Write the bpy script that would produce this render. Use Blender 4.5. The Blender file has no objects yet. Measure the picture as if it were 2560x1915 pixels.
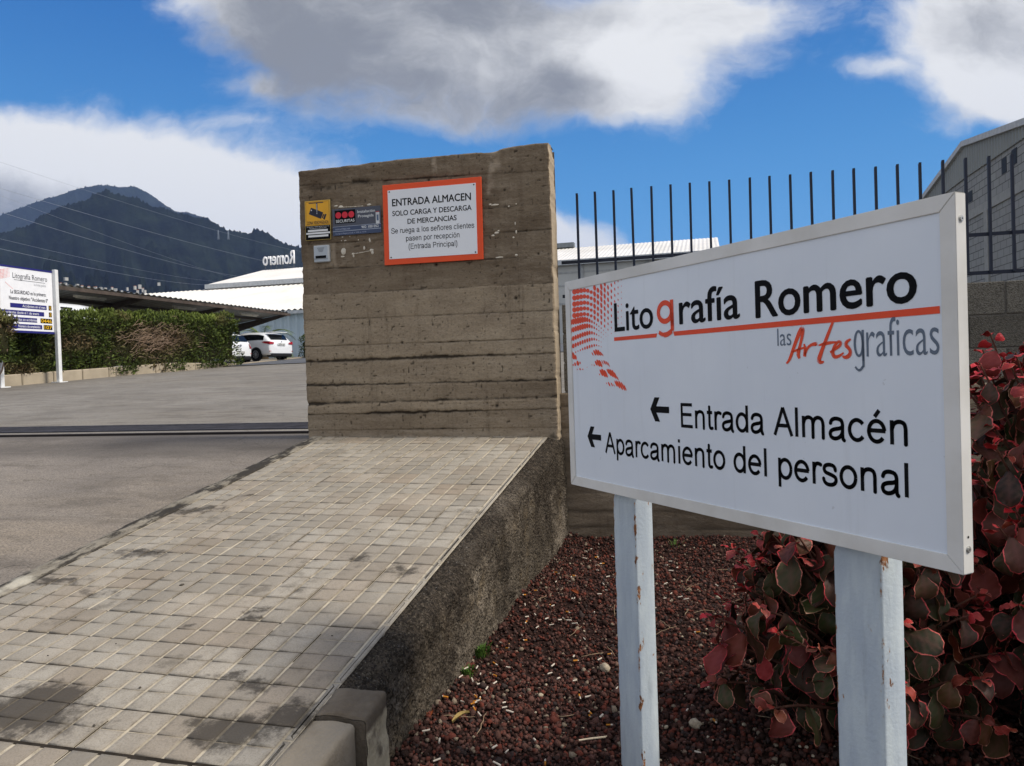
import bpy, bmesh, math, random
import numpy as np
from mathutils import Vector, Matrix
random.seed(7)
RNG = np.random.default_rng(11)
S = bpy.context.scene
COL = S.collection
rad = math.radians

# ------------------------------------------------------------------ camera
PW, PH, PF = 2560.0, 1915.0, 1909.0          # photograph size and focal length in its pixels
YAW, PITCH, ROLL = rad(14.334), rad(0.972), rad(1.8855)
CAM = np.array([0.0, 0.0, 1.49])
FW = np.array([-math.sin(YAW)*math.cos(PITCH), math.cos(YAW)*math.cos(PITCH), -math.sin(PITCH)])
_r = np.cross(FW, [0, 0, 1]); _r /= np.linalg.norm(_r)
_u = np.cross(_r, FW)
RT = _r*math.cos(ROLL) - _u*math.sin(ROLL)
UP = _u*math.cos(ROLL) + _r*math.sin(ROLL)
cd = bpy.data.cameras.new('camera'); cam = bpy.data.objects.new('camera', cd); COL.objects.link(cam)
cd.sensor_width = 36.0; cd.lens = 36.0*PF/PW; cd.clip_start = 0.05; cd.clip_end = 20000
cam.matrix_world = Matrix(((RT[0], UP[0], -FW[0], CAM[0]), (RT[1], UP[1], -FW[1], CAM[1]), (RT[2], UP[2], -FW[2], CAM[2]), (0, 0, 0, 1)))
S.camera = cam

# ------------------------------------------------------------------ light
SUN_EL, SUN_AZ = rad(46), rad(88)             # azimuth clockwise from +Y: the sun stands to the right, slightly behind the wall
SUN_STRENGTH, SKY_STRENGTH = 4.3, 0.085
S.view_settings.view_transform = 'Standard'; S.view_settings.look = 'None'
S.view_settings.gamma = 1.0; S.view_settings.use_curve_mapping = False
S.view_settings.exposure = 0.0
sd = bpy.data.lights.new('sun', 'SUN'); sun = bpy.data.objects.new('sun', sd); COL.objects.link(sun)
sd.energy = SUN_STRENGTH; sd.angle = rad(12); sd.color = (1.0, 0.92, 0.81)
sdir = Vector((math.sin(SUN_AZ)*math.cos(SUN_EL), math.cos(SUN_AZ)*math.cos(SUN_EL), math.sin(SUN_EL)))
sun.rotation_euler = sdir.to_track_quat('Z', 'Y').to_euler(); sun.location = sdir*60

def build_world():
    w = bpy.data.worlds.new('World'); S.world = w; w.use_nodes = True
    nt = w.node_tree; nt.nodes.clear(); L = nt.links
    def nd(t, **k):
        n = nt.nodes.new(t)
        for a, b in k.items(): setattr(n, a, b)
        return n
    def setin(n, i, v):
        if hasattr(v, 'is_linked'): L.new(v, n.inputs[i])
        else: n.inputs[i].default_value = v
    def m(op, a, b=0.0, c=None, clamp=False):
        n = nd('ShaderNodeMath', operation=op); n.use_clamp = clamp
        setin(n, 0, a); setin(n, 1, b)
        if c is not None: setin(n, 2, c)
        return n.outputs[0]
    def vm(op, a, b=None):
        n = nd('ShaderNodeVectorMath', operation=op); setin(n, 0, a)
        if b is not None: setin(n, 1, b)
        return n.outputs['Value'] if op in ('DOT_PRODUCT', 'LENGTH') else n.outputs[0]
    def smooth(x, a, b, t0=0.0, t1=1.0):
        n = nd('ShaderNodeMapRange', interpolation_type='SMOOTHSTEP'); setin(n, 0, x)
        for i, v in enumerate((a, b, t0, t1)): n.inputs[i+1].default_value = v
        return n.outputs[0]
    def mixc(f, a, b):
        n = nd('ShaderNodeMix', data_type='RGBA'); setin(n, 0, f); setin(n, 6, a); setin(n, 7, b); return n.outputs[2]
    sky = nd('ShaderNodeTexSky', sky_type='NISHITA'); sky.sun_disc = False
    sky.sun_elevation = SUN_EL; sky.sun_rotation = SUN_AZ; sky.altitude = 300; sky.air_density = 1.0; sky.dust_density = 0.25; sky.ozone_density = 3.0
    hs = nd('ShaderNodeHueSaturation'); hs.inputs['Saturation'].default_value = SKY_SAT; hs.inputs['Value'].default_value = SKY_VAL
    L.new(sky.outputs[0], hs.inputs['Color'])
    d = nd('ShaderNodeTexCoord').outputs['Generated']
    a, b, c = (vm('DOT_PRODUCT', d, tuple(v)) for v in (RT, UP, FW))
    z = m('MAXIMUM', c, 0.12)
    cx = nd('ShaderNodeCombineXYZ'); setin(cx, 0, m('DIVIDE', a, z)); setin(cx, 1, m('DIVIDE', b, z)); p0 = cx.outputs[0]
    def noise(vec, scale, detail, rough=0.55, out=0, stretch=None):
        n = nd('ShaderNodeTexNoise'); n.inputs['Scale'].default_value = scale; n.inputs['Detail'].default_value = detail; n.inputs['Roughness'].default_value = rough
        if stretch: vec = vm('MULTIPLY', vec, stretch)
        L.new(vec, n.inputs['Vector']); return n.outputs[out]
    wn = noise(p0, 2.6, 5, 0.6, 1)
    warp = vm('MULTIPLY', vm('SUBTRACT', wn, (0.5, 0.5, 0.5)), (0.26, 0.15, 0.0))
    p = vm('ADD', p0, warp)
    def blobs(vec, lst):
        tot = None
        for (x, y, rx, ry, wt) in lst:
            q = vm('MULTIPLY', vm('SUBTRACT', vec, ((x-PW/2)/PF, (PH/2-y)/PF, 0)), (PF/rx, PF/ry, 0))
            g = m('MULTIPLY', m('POWER', math.e, m('MULTIPLY', vm('DOT_PRODUCT', q, q), -1.0)), wt)
            tot = g if tot is None else m('ADD', tot, g)
        return tot
    D = blobs(p, CLOUDS)
    fb = noise(p, 5.0, 11, 0.66, 0, (1, 1.5, 1))
    dens = m('ADD', D, m('MULTIPLY', m('SUBTRACT', fb, 0.5), 1.5))
    mask = smooth(dens, 0.24, 1.0)
    # cloud cover added round the unseen rest of the sky as fill light
    gen = smooth(noise(d, 2.2, 6), 0.36, 0.56, 0.35, 0.95)
    out = smooth(c, 0.62, 0.45)
    G = blobs(p, GREYS)
    f2 = noise(p, 4.6, 9, 0.66, 0, (1, 1.6, 1))
    shade = smooth(m('ADD', m('ADD', G, m('MULTIPLY', m('SUBTRACT', f2, 0.5), 1.7)), m('MULTIPLY', m('SUBTRACT', fb, 0.5), 0.9)), 0.15, 1.45)
    ccol = mixc(shade, CLOUD_WHITE, CLOUD_GREY)
    up_ = vm('DOT_PRODUCT', d, (0, 0, 1))
    grad = mixc(smooth(up_, 0.02, 0.50), (0.95, 5.0, 10.3, 1), (0.0, 1.55, 5.6, 1))
    skyc = mixc(0.95, hs.outputs[0], grad)
    col = mixc(mask, skyc, ccol)
    col = mixc(m('MULTIPLY', gen, out), col, FILL_COVER)
    bg = nd('ShaderNodeBackground'); bg.inputs['Strength'].default_value = SKY_STRENGTH; L.new(col, bg.inputs['Color'])
    o = nd('ShaderNodeOutputWorld'); L.new(bg.outputs[0], o.inputs['Surface'])

SKY_SAT, SKY_VAL = 1.9, 1.6
FILL_COVER = (10.0, 10.0, 10.2, 1)
CLOUD_WHITE = (11.0, 11.0, 10.9, 1); CLOUD_GREY = (3.1, 3.2, 3.4, 1)
# centre x, y, radii x, y (all in photograph pixels, turned into directions), weight
CLOUDS = [(1000, 40, 470, 150, 1.1), (1330, 190, 380, 130, 1.1), (1590, 235, 180, 90, 0.9), (800, 190, 210, 90, 0.55), (640, 240, 110, 28, 0.45),
          (1050, 300, 260, 45, 0.4), (640, 60, 180, 80, 0.7), (430, 20, 140, 50, 0.45),
          (1700, 30, 230, 100, 1.1), (1800, 70, 90, 40, 0.4), (2420, 60, 330, 150, 1.2), (2500, 170, 210, 110, 1.0), (2170, 200, 90, 26, 0.45), (2500, 260, 170, 46, 0.9),
          (2290, 335, 120, 36, 0.4), (80, 400, 420, 120, 1.3), (430, 470, 260, 90, 1.1), (660, 560, 210, 120, 1.2), (-100, 560, 500, 200, 1.2), (330, 600, 400, 160, 1.2), (900, 700, 300, 60, 0.7),
          (1440, 585, 130, 52, 0.95), (1330, 560, 80, 50, 0.7), (1640, 620, 200, 26, 0.5), (620, 330, 60, 16, 0.2)]
GREYS = [(620, 90, 260, 150, 0.6), (1050, 300, 520, 90, 0.45), (1060, 110, 480, 190, 1.0), (1400, 270, 260, 90, 0.6), (780, 190, 220, 110, 0.5), (1100, 0, 400, 80, 0.4), (1600, 150, 130, 70, -0.35), (1700, 60, 200, 90, 0.1), (1500, 20, 260, 60, 0.35),
         (2440, 70, 330, 130, 0.95), (2200, 300, 300, 60, 0.7), (2420, 225, 200, 30, -0.35), (2500, 270, 160, 40, -0.3), (0, 470, 260, 70, 0.55), (60, 540, 330, 80, 0.6), (0, 620, 300, 120, 0.5), (200, 330, 420, 60, -0.75), (520, 420, 220, 110, -0.6), (620, 540, 170, 80, -0.3)]
build_world()

# ------------------------------------------------------------------ helpers
def ray(x, y): return FW + RT*((x-PW/2)/PF) - UP*((y-PH/2)/PF)
def on_plane(x, y, n, d):
    v = ray(x, y); n = np.array(n, float); t = (d - n @ CAM)/(n @ v); return CAM + t*v
def atX(x, y, X): return on_plane(x, y, (1, 0, 0), X)
def atY(x, y, Y): return on_plane(x, y, (0, 1, 0), Y)
def atZ(x, y, Z): return on_plane(x, y, (0, 0, 1), Z)
RS, RC = math.tan(rad(8.156)), -0.0113
def ramp_z(X, Y): return 0.93 + RS*(Y-6.3) + RC*(X+2.38)
def on_ramp(x, y): return on_plane(x, y, (-RC, -RS, 1), 0.93-6.3*RS+2.38*RC)
def yard_z(X, Y): return 0.94 + 0.05*(Y-6.75)
def on_yard(x, y): return on_plane(x, y, (0, -0.05, 1), 0.94-0.05*6.75)

def hx(h):
    h = h.lstrip('#'); out = []
    for i in (0, 2, 4):
        c = int(h[i:i+2], 16)/255; out.append(c/12.92 if c <= 0.04045 else ((c+0.055)/1.055)**2.4)
    return tuple(out)+(1.0,)

def _hash(ix, iy, iz, seed):
    h = (ix.astype(np.int64)*374761393 + iy.astype(np.int64)*668265263 + iz.astype(np.int64)*2147483647 + seed*1274126177) & 0xffffffff
    h = ((h ^ (h >> 13))*1274126177) & 0xffffffff
    h = h ^ (h >> 16)
    return (h & 0xffffff)/float(0xffffff)
def vnoise(x, y, z=0.0, seed=0):
    x, y, z = np.broadcast_arrays(np.asarray(x, float), np.asarray(y, float), np.asarray(z, float))
    ix, iy, iz = np.floor(x), np.floor(y), np.floor(z)
    fx, fy, fz = x-ix, y-iy, z-iz
    fx, fy, fz = (t*t*(3-2*t) for t in (fx, fy, fz))
    r = 0
    for dx in (0, 1):
        for dy in (0, 1):
            for dz in (0, 1):
                w = (fx if dx else 1-fx)*(fy if dy else 1-fy)*(fz if dz else 1-fz)
                r = r + w*_hash(ix+dx, iy+dy, iz+dz, seed)
    return r*2-1
def fbm(x, y, z=0.0, seed=0, octs=5, gain=0.5):
    r, a, f = 0, 1.0, 1.0
    for i in range(octs):
        r = r + a*vnoise(np.asarray(x)*f, np.asarray(y)*f, np.asarray(z)*f, seed+i*17); a *= gain; f *= 2.03
    return r

def np_mesh(name, verts, faces, mats=(), smooth=False, attrs=None, fmat=None):
    """verts (n,3), faces: (m,k) array or list of arrays with different k"""
    me = bpy.data.meshes.new(name)
    verts = np.asarray(verts, np.float32)
    fl = faces if isinstance(faces, list) else [faces]
    fl = [np.asarray(f, np.int32) for f in fl if len(f)]
    tot = np.concatenate([np.full(len(f), f.shape[1], np.int32) for f in fl]); idx = np.concatenate([f.ravel() for f in fl])
    me.vertices.add(len(verts)); me.vertices.foreach_set('co', verts.ravel())
    me.loops.add(len(idx)); me.loops.foreach_set('vertex_index', idx)
    me.polygons.add(len(tot)); st = np.concatenate([[0], np.cumsum(tot)[:-1]]).astype(np.int32)
    me.polygons.foreach_set('loop_start', st); me.polygons.foreach_set('loop_total', tot)
    if fmat is not None: me.polygons.foreach_set('material_index', np.asarray(fmat, np.int32))
    for m in mats: me.materials.append(m)
    me.update(calc_edges=True); me.validate()
    if smooth: me.polygons.foreach_set('use_smooth', np.ones(len(me.polygons), bool))
    for k, v in (attrs or {}).items():
        at = me.attributes.new(k, 'FLOAT', 'POINT'); at.data.foreach_set('value', np.asarray(v, np.float32))
    return me

class MB:
    """collects simple shapes into one mesh"""
    def __init__(s): s.v = []; s.f = []; s.m = []; s.sm = []
    def add(s, verts, faces, mi=0, sm=False):
        o = len(s.v); s.v += [tuple(map(float, p)) for p in verts]
        s.f += [tuple(i+o for i in f) for f in faces]; s.m += [mi]*len(faces); s.sm += [sm]*len(faces)
    def box(s, x0, x1, y0, y1, z0, z1, mi=0, M=None, bev=0.0):
        if bev:
            b = min(bev, (x1-x0)*.45, (y1-y0)*.45, (z1-z0)*.45)
            bm = bmesh.new(); bmesh.ops.create_cube(bm, size=1)
            bmesh.ops.scale(bm, vec=(x1-x0, y1-y0, z1-z0), verts=bm.verts)
            bmesh.ops.translate(bm, vec=((x0+x1)/2, (y0+y1)/2, (z0+z1)/2), verts=bm.verts)
            bmesh.ops.bevel(bm, geom=bm.edges[:], offset=b, segments=1, affect='EDGES', profile=0.5)
            bm.verts.index_update(); V = [v.co.copy() for v in bm.verts]; F = [[v.index for v in f.verts] for f in bm.faces]; bm.free()
        else:
            V = [Vector((x, y, z)) for x in (x0, x1) for y in (y0, y1) for z in (z0, z1)]
            F = [(0, 1, 3, 2), (4, 6, 7, 5), (0, 4, 5, 1), (2, 3, 7, 6), (0, 2, 6, 4), (1, 5, 7, 3)]
        if M is not None: V = [M @ v for v in V]
        s.add(V, F, mi)
    def tube(s, pts, r, n=6, mi=0, cap=True, sm=True):
        pts = [Vector(p) for p in pts]; rs = r if isinstance(r, (list, tuple)) else [r]*len(pts)
        V = []; F = []; ref = None
        for i, p in enumerate(pts):
            t = (pts[min(i+1, len(pts)-1)]-pts[max(i-1, 0)]).normalized()
            if ref is None: ref = Vector((0, 0, 1)) if abs(t.z) < .9 else Vector((1, 0, 0))
            a = (ref - t*ref.dot(t)).normalized(); b = t.cross(a); ref = a
            V += [p + (a*math.cos(2*math.pi*k/n)+b*math.sin(2*math.pi*k/n))*rs[i] for k in range(n)]
        for i in range(len(pts)-1):
            F += [(i*n+k, i*n+(k+1) % n, (i+1)*n+(k+1) % n, (i+1)*n+k) for k in range(n)]
        s.add(V, F, mi, sm)
        if cap:
            s.add(V[:n], [tuple(range(n))[::-1]], mi); s.add(V[-n:], [tuple(range(n))], mi)
    def prism(s, pts2, z0, z1, M=None, mi=0, caps=True):
        n = len(pts2); V = [Vector((x, y, z0)) for x, y in pts2]+[Vector((x, y, z1)) for x, y in pts2]
        F = [(i, (i+1) % n, n+(i+1) % n, n+i) for i in range(n)]
        if caps: F += [tuple(range(n))[::-1], tuple(range(n, 2*n))]
        if M is not None: V = [M @ v for v in V]
        s.add(V, F, mi)
    def poly(s, pts, mi=0): s.add(pts, [tuple(range(len(pts)))], mi)
    def mesh(s, name, mats):
        me = bpy.data.meshes.new(name); me.from_pydata(s.v, [], s.f)
        for m in (mats if isinstance(mats, (list, tuple)) else [mats]): me.materials.append(m)
        me.polygons.foreach_set('material_index', s.m); me.polygons.foreach_set('use_smooth', s.sm); me.update()
        return me
    def build(s, name, mats, parent=None, loc=None):
        return link(name, s.mesh(name, mats), parent, loc)

def link(name, me, parent=None, loc=None, rz=0.0):
    o = bpy.data.objects.new(name, me); COL.objects.link(o)
    if parent is not None:
        o.parent = parent
    if loc is not None: o.location = loc
    if rz: o.rotation_euler.z = rz
    return o
def tag(o, label=None, cat=None, group=None, kind=None):
    if label: o['label'] = label
    if cat: o['category'] = cat
    if group: o['group'] = group
    if kind: o['kind'] = kind
    return o
def empty(name, loc=(0, 0, 0), rz=0.0):
    o = bpy.data.objects.new(name, None); COL.objects.link(o); o.location = loc; o.rotation_euler.z = rz; o.empty_display_size = 0.1
    return o
def child(name, me, root):
    """mesh given in world coordinates, hung under a root that only has a location"""
    me.transform(Matrix.Translation(-Vector(root.location)))
    return link(name, me, root)
def copy_tree(o, parent=None):
    c = o.copy(); COL.objects.link(c); c.parent = parent
    for ch in list(o.children): copy_tree(ch, c)
    return c

# ------------------------------------------------------------------ materials
class Mat:
    def __init__(s, name, rough=0.8, spec=0.3, metal=0.0):
        s.m = bpy.data.materials.new(name); s.m.use_nodes = True; s.nt = s.m.node_tree
        s.b = s.nt.nodes['Principled BSDF']; s.b.inputs['Roughness'].default_value = rough
        s.b.inputs['Specular IOR Level'].default_value = spec; s.b.inputs['Metallic'].default_value = metal
        s.L = s.nt.links; s._c = {}
    def nd(s, t, **k):
        n = s.nt.nodes.new(t)
        for a, b in k.items(): setattr(n, a, b)
        return n
    def si(s, n, i, v):
        if hasattr(v, 'is_linked'): s.L.new(v, n.inputs[i])
        else: n.inputs[i].default_value = v
    def co(s, kind='Object'):
        if kind == 'World':
            if 'g' not in s._c: s._c['g'] = s.nd('ShaderNodeNewGeometry').outputs['Position']
            return s._c['g']
        if 'c' not in s._c: s._c['c'] = s.nd('ShaderNodeTexCoord')
        return s._c['c'].outputs[kind]
    def vm(s, op, a, b=None):
        n = s.nd('ShaderNodeVectorMath', operation=op); s.si(n, 0, a)
        if b is not None: s.si(n, 1, b)
        return n.outputs['Value'] if op in ('DOT_PRODUCT', 'LENGTH') else n.outputs[0]
    def noise(s, scale, detail=4, rough=0.55, vec=None, stretch=None, out=0, dist=0.0):
        n = s.nd('ShaderNodeTexNoise'); n.inputs['Scale'].default_value = scale; n.inputs['Detail'].default_value = detail
        n.inputs['Roughness'].default_value = rough; n.inputs['Distortion'].default_value = dist
        v = vec if vec is not None else s.co('World')
        if stretch: v = s.vm('MULTIPLY', v, stretch)
        s.L.new(v, n.inputs['Vector']); return n.outputs[out]
    def vor(s, scale, vec=None, out='Distance', feat='F1', stretch=None):
        n = s.nd('ShaderNodeTexVoronoi', feature=feat); n.inputs['Scale'].default_value = scale
        v = vec if vec is not None else s.co('World')
        if stretch: v = s.vm('MULTIPLY', v, stretch)
        s.L.new(v, n.inputs['Vector']); return n.outputs[out]
    def math(s, op, a, b=0.0, clamp=False):
        n = s.nd('ShaderNodeMath', operation=op); n.use_clamp = clamp; s.si(n, 0, a); s.si(n, 1, b); return n.outputs[0]
    def rng(s, x, a, b, c=0.0, d=1.0, smooth=True):
        n = s.nd('ShaderNodeMapRange', interpolation_type='SMOOTHSTEP' if smooth else 'LINEAR'); s.si(n, 0, x)
        for i, v in enumerate((a, b, c, d)): s.si(n, i+1, v)
        return n.outputs[0]
    def mix(s, f, a, b, blend='MIX'):
        n = s.nd('ShaderNodeMix', data_type='RGBA', blend_type=blend); s.si(n, 0, f); s.si(n, 6, a); s.si(n, 7, b); return n.outputs[2]
    def attr(s, name, out='Fac'):
        n = s.nd('ShaderNodeAttribute', attribute_name=name); return n.outputs[out]
    def sep(s, v):
        n = s.nd('ShaderNodeSeparateXYZ'); s.L.new(v, n.inputs[0]); return n.outputs
    def color(s, c): s.si(s.b, 'Base Color', c); return s
    def bump(s, h, strength=0.5, dist=0.01):
        n = s.nd('ShaderNodeBump'); n.inputs['Strength'].default_value = strength; n.inputs['Distance'].default_value = dist
        s.L.new(h, n.inputs['Height']); s.L.new(n.outputs[0], s.b.inputs['Normal']); return s
def plain(name, h, rough=0.6, spec=0.35, metal=0.0, var=0.12, scale=6.0, bump=0.0, bscale=60):
    c = hx(h) if isinstance(h, str) else h
    M = Mat(name, rough, spec, metal)
    f = M.rng(M.noise(scale, 5), 0.3, 0.7)
    M.color(M.mix(f, tuple(x*(1-var) for x in c[:3])+(1,), tuple(min(1, x*(1+var)) for x in c[:3])+(1,)))
    if bump: M.bump(M.noise(bscale, 5), bump, 0.01)
    return M.m
# ------------------------------------------------------------------ setting: terrain
def grid_faces(nx, ny):
    i, j = np.meshgrid(np.arange(nx-1), np.arange(ny-1), indexing='ij'); a = (i*ny+j).ravel()
    return np.stack([a, a+ny, a+ny+1, a+1], 1)

def mat_road(name, c0, c1, warm, gate=False):
    M = Mat(name, 0.9, 0.2)
    base = M.mix(M.rng(M.noise(0.35, 6, 0.6), 0.3, 0.7), hx(c0), hx(c1))
    base = M.mix(M.rng(M.noise(0.5, 5, 0.6, stretch=(0.35, 1.6, 1)), 0.42, 0.75, 0, 0.8), base, hx(warm))
    sp = M.noise(90, 3, 0.7)
    base = M.mix(M.rng(M.noise(2.6, 8, .72, stretch=(.5, 1.3, 1)), .44, .68, 0, .65), base, hx('#605950'))
    base = M.mix(M.rng(M.noise(3.4, 7, .7, stretch=(.12, 2.2, 1), dist=.4), .60, .70, 0, .5), base, hx('#b3aa9b'))
    base = M.mix(M.rng(M.noise(13, 5, .7), .62, .72, 0, .7), base, hx('#423d37'))
    base = M.mix(M.rng(sp, 0.38, 0.66, 0.0, 0.7), base, hx('#4f4b45'))
    st = M.rng(M.noise(1.1, 6, 0.65, stretch=(0.16, 1.5, 1), dist=0.6), 0.6, 0.72)
    base = M.mix(M.math('MULTIPLY', st, 0.45), base, hx('#4b4640'))
    ck = M.rng(M.vor(0.45, out='Distance', feat='DISTANCE_TO_EDGE', vec=M.vm('ADD', M.co('World'), M.vm('MULTIPLY', M.noise(1.5, 4, out=1), (0.9, 0.9, 0)))), 0.0, 0.006, 1, 0)
    base = M.mix(M.math('MULTIPLY', ck, 0.35), base, hx('#3a3631'))
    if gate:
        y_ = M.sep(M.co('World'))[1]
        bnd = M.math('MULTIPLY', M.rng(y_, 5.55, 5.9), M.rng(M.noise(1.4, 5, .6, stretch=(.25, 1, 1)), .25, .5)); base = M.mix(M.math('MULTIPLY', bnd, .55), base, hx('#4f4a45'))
    M.color(base); M.bump(sp, 0.35, 0.01)
    return M
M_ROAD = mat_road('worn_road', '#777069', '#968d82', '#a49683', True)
M_YARD = mat_road('worn_yard', '#7f7a72', '#98938a', '#8f887c')
M_ASPH = plain('dark_asphalt', '#5c5e62', 0.9, 0.2, var=0.12, scale=0.8)
M_SOIL = plain('dry_soil', '#7a6e58', 0.95, 0.1, var=0.25, scale=0.05)

def road_z(X, Y):
    z = ramp_z(-3.5, np.minimum(Y, 6.45)) - 0.035 + RC*(X+3.5)*np.clip((6.2-Y)/3.0, 0, 1)
    t = np.clip((Y-6.0)/0.7, 0, 1); t = t*t*(3-2*t)
    return z*(1-t) + (yard_z(X, 6.70)-0.0)*t
xs = np.concatenate([np.linspace(-60, -12, 25), np.linspace(-11.5, -3.5, 60)]); ys = np.concatenate([np.linspace(-14, 0, 20), np.linspace(0.1, 6.70, 80)])
X, Y = np.meshgrid(xs, ys, indexing='ij')
Z = road_z(X, Y) + 0.012*fbm(X*0.6, Y*0.6, 0, 3)*np.clip((6.6-Y)/1.0, 0, 1)
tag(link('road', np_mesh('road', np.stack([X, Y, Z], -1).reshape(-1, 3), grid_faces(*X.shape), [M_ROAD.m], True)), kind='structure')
xs = np.concatenate([np.linspace(-60, -3, 90), np.linspace(-2, 60, 40)]); ys = np.concatenate([np.linspace(6.70, 14, 40), np.linspace(15, 80, 60)])
X, Y = np.meshgrid(xs, ys, indexing='ij')
Z = yard_z(X, Y) + 0.015*fbm(X*0.4, Y*0.4, 0, 5)*np.clip((Y-8)/2, 0, 1)
tag(link('yard', np_mesh('yard', np.stack([X, Y, Z], -1).reshape(-1, 3), grid_faces(*X.shape), [M_YARD.m], True)), kind='structure')
# darker asphalt of the parking rows under the carport
_a, _b = on_yard(560, 915)[:2], on_yard(775, 893)[:2]; _d = (_b-_a)/np.linalg.norm(_b-_a); _n = np.array([-_d[1], _d[0]]); _n = _n if _n[1] > 0 else -_n
U_, W_ = np.meshgrid(np.linspace(-1.5, 26, 40), np.linspace(.1, 26, 30), indexing='ij'); X = _a[0]+_d[0]*U_+_n[0]*W_; Y = _a[1]+_d[1]*U_+_n[1]*W_
tag(link('parking_lane', np_mesh('parking_lane', np.stack([X, Y, yard_z(X, Y)+0.035], -1).reshape(-1, 3), grid_faces(*X.shape), [M_ASPH], True)), kind='structure')
# ground sheet to the horizon
xs = np.concatenate([-np.geomspace(9000, 61, 14), [-40, -20, -10, -3.7, -1.25, 0, 4, 10, 30], np.geomspace(61, 9000, 14)])
ys = np.concatenate([-np.geomspace(600, 16, 6), [-5, 0, 4, 6.62, 6.9, 20, 60], np.geomspace(90, 9000, 14)])
X, Y = np.meshgrid(xs, ys, indexing='ij')
Z = np.where(Y > 6.7, np.minimum(yard_z(X, np.minimum(Y, 900)), 60)-0.12, -0.35 - 0.05*np.clip(-Y-5, 0, 40))
Z = np.where((X < -3.6) & (Y < 6.7), np.minimum(Z, road_z(X, np.clip(Y, -14, 6.4))-0.4), Z)
tag(link('ground', np_mesh('ground', np.stack([X, Y, Z], -1).reshape(-1, 3), grid_faces(*X.shape), [M_SOIL], True)), kind='structure')

# ------------------------------------------------------------------ setting: tiled pavement ramp
TW, TL = 0.2236, 0.2245
TX0, TY0 = -1.355, 2.24
STAINS = [(40, 1790, .30, .10, 1.15), (140, 1730, .16, .07, 1.0), (560, 1830, .17, .10, 1.1), (650, 1715, .10, .05, .8), (590, 1690, .08, .04, .7), (735, 1790, .11, .08, .95), (350, 1385, .20, .06, .85), (130, 1450, .22, .06, .9), (460, 1280, .22, .06, .8),
          (520, 1270, .16, .05, .7), (640, 1530, .06, .04, .8), (900, 1395, .09, .06, .8), (1015, 1425, .11, .07, .75), (640, 1550, .05, .03, .8), (790, 1400, .07, .03, .6), (1180, 1280, .12, .07, .6), (760, 1480, .1, .04, .5), (240, 1480, .16, .06, .6), (470, 1565, .05, .03, .7), (600, 1240, .18, .05, .55)]
def stain_field(M):
    P = M.co('World')
    wp = M.vm('ADD', P, M.vm('MULTIPLY', M.vm('SUBTRACT', M.noise(9, 5, 0.65, out=1), (.5, .5, .5)), (0.30, 0.22, 0)))
    tot = None
    for (px, py, rx, ry, w) in STAINS:
        q = on_ramp(px, py)
        e = M.vm('MULTIPLY', M.vm('SUBTRACT', wp, (q[0], q[1], 0)), (1/rx, 1/ry, 0))
        g = M.math('MULTIPLY', M.math('POWER', math.e, M.math('MULTIPLY', M.vm('DOT_PRODUCT', e, e), -1.0)), w)
        tot = g if tot is None else M.math('ADD', tot, g)
    stain = M.rng(M.math('ADD', M.math('MULTIPLY', tot, 1.35), M.math('MULTIPLY', M.math('SUBTRACT', M.noise(15, 9, 0.78), 0.5), 2.6)), 0.30, 1.15)
    return stain
M = Mat('paving_tile', 0.88, 0.25)
tone = M.attr('tone'); warm = M.attr('warm'); edge = M.attr('edge')
c = M.mix(tone, hx('#7a746a'), hx('#ada699'))
c = M.mix(M.math('MULTIPLY', warm, 0.5), c, hx('#97826b'))
n1 = M.noise(5, 6, 0.62); c = M.mix(M.rng(n1, 0.38, 0.7, 0, 0.5), c, hx('#7f776a'))
grain = M.noise(160, 3, 0.7); c = M.mix(M.rng(grain, 0.42, 0.72, 0, 0.5), c, hx('#6f675a'))
c = M.mix(M.math('MULTIPLY', edge, M.rng(M.noise(7, 5, 0.7), 0.35, 0.65, 0, 0.75)), c, hx('#544c40'))
stain = stain_field(M)
c = M.mix(M.math('MULTIPLY', stain, 0.86), c, hx('#39342e'))
spot = M.rng(M.noise(4.5, 9, 0.75), 0.55, 0.70); c = M.mix(M.math('MULTIPLY', spot, 0.55), c, hx('#4f493f'))
M.color(c); M.bump(M.math('ADD', M.math('MULTIPLY', grain, 0.5), n1), 0.35, 0.008)
M_TILE = M.m
M = Mat('joint_mortar', 0.95, 0.1)
c = M.mix(M.rng(M.noise(8, 5, 0.6), 0.35, 0.65), hx('#bdb29d'), hx('#9a907d'))
c = M.mix(M.rng(M.noise(2.3, 5, 0.7), 0.55, 0.7, 0, 0.8), c, hx('#5a5246'))
c = M.mix(M.math('MULTIPLY', stain_field(M), 0.8), c, hx('#3d372f'))
M.color(c); M.bump(M.noise(120, 3), 0.4, 0.01); M_JOINT = M.m
M_GAP = plain('joint_dirt', '#2f2a24', 0.95, 0.1, var=0.3, scale=12)

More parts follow.
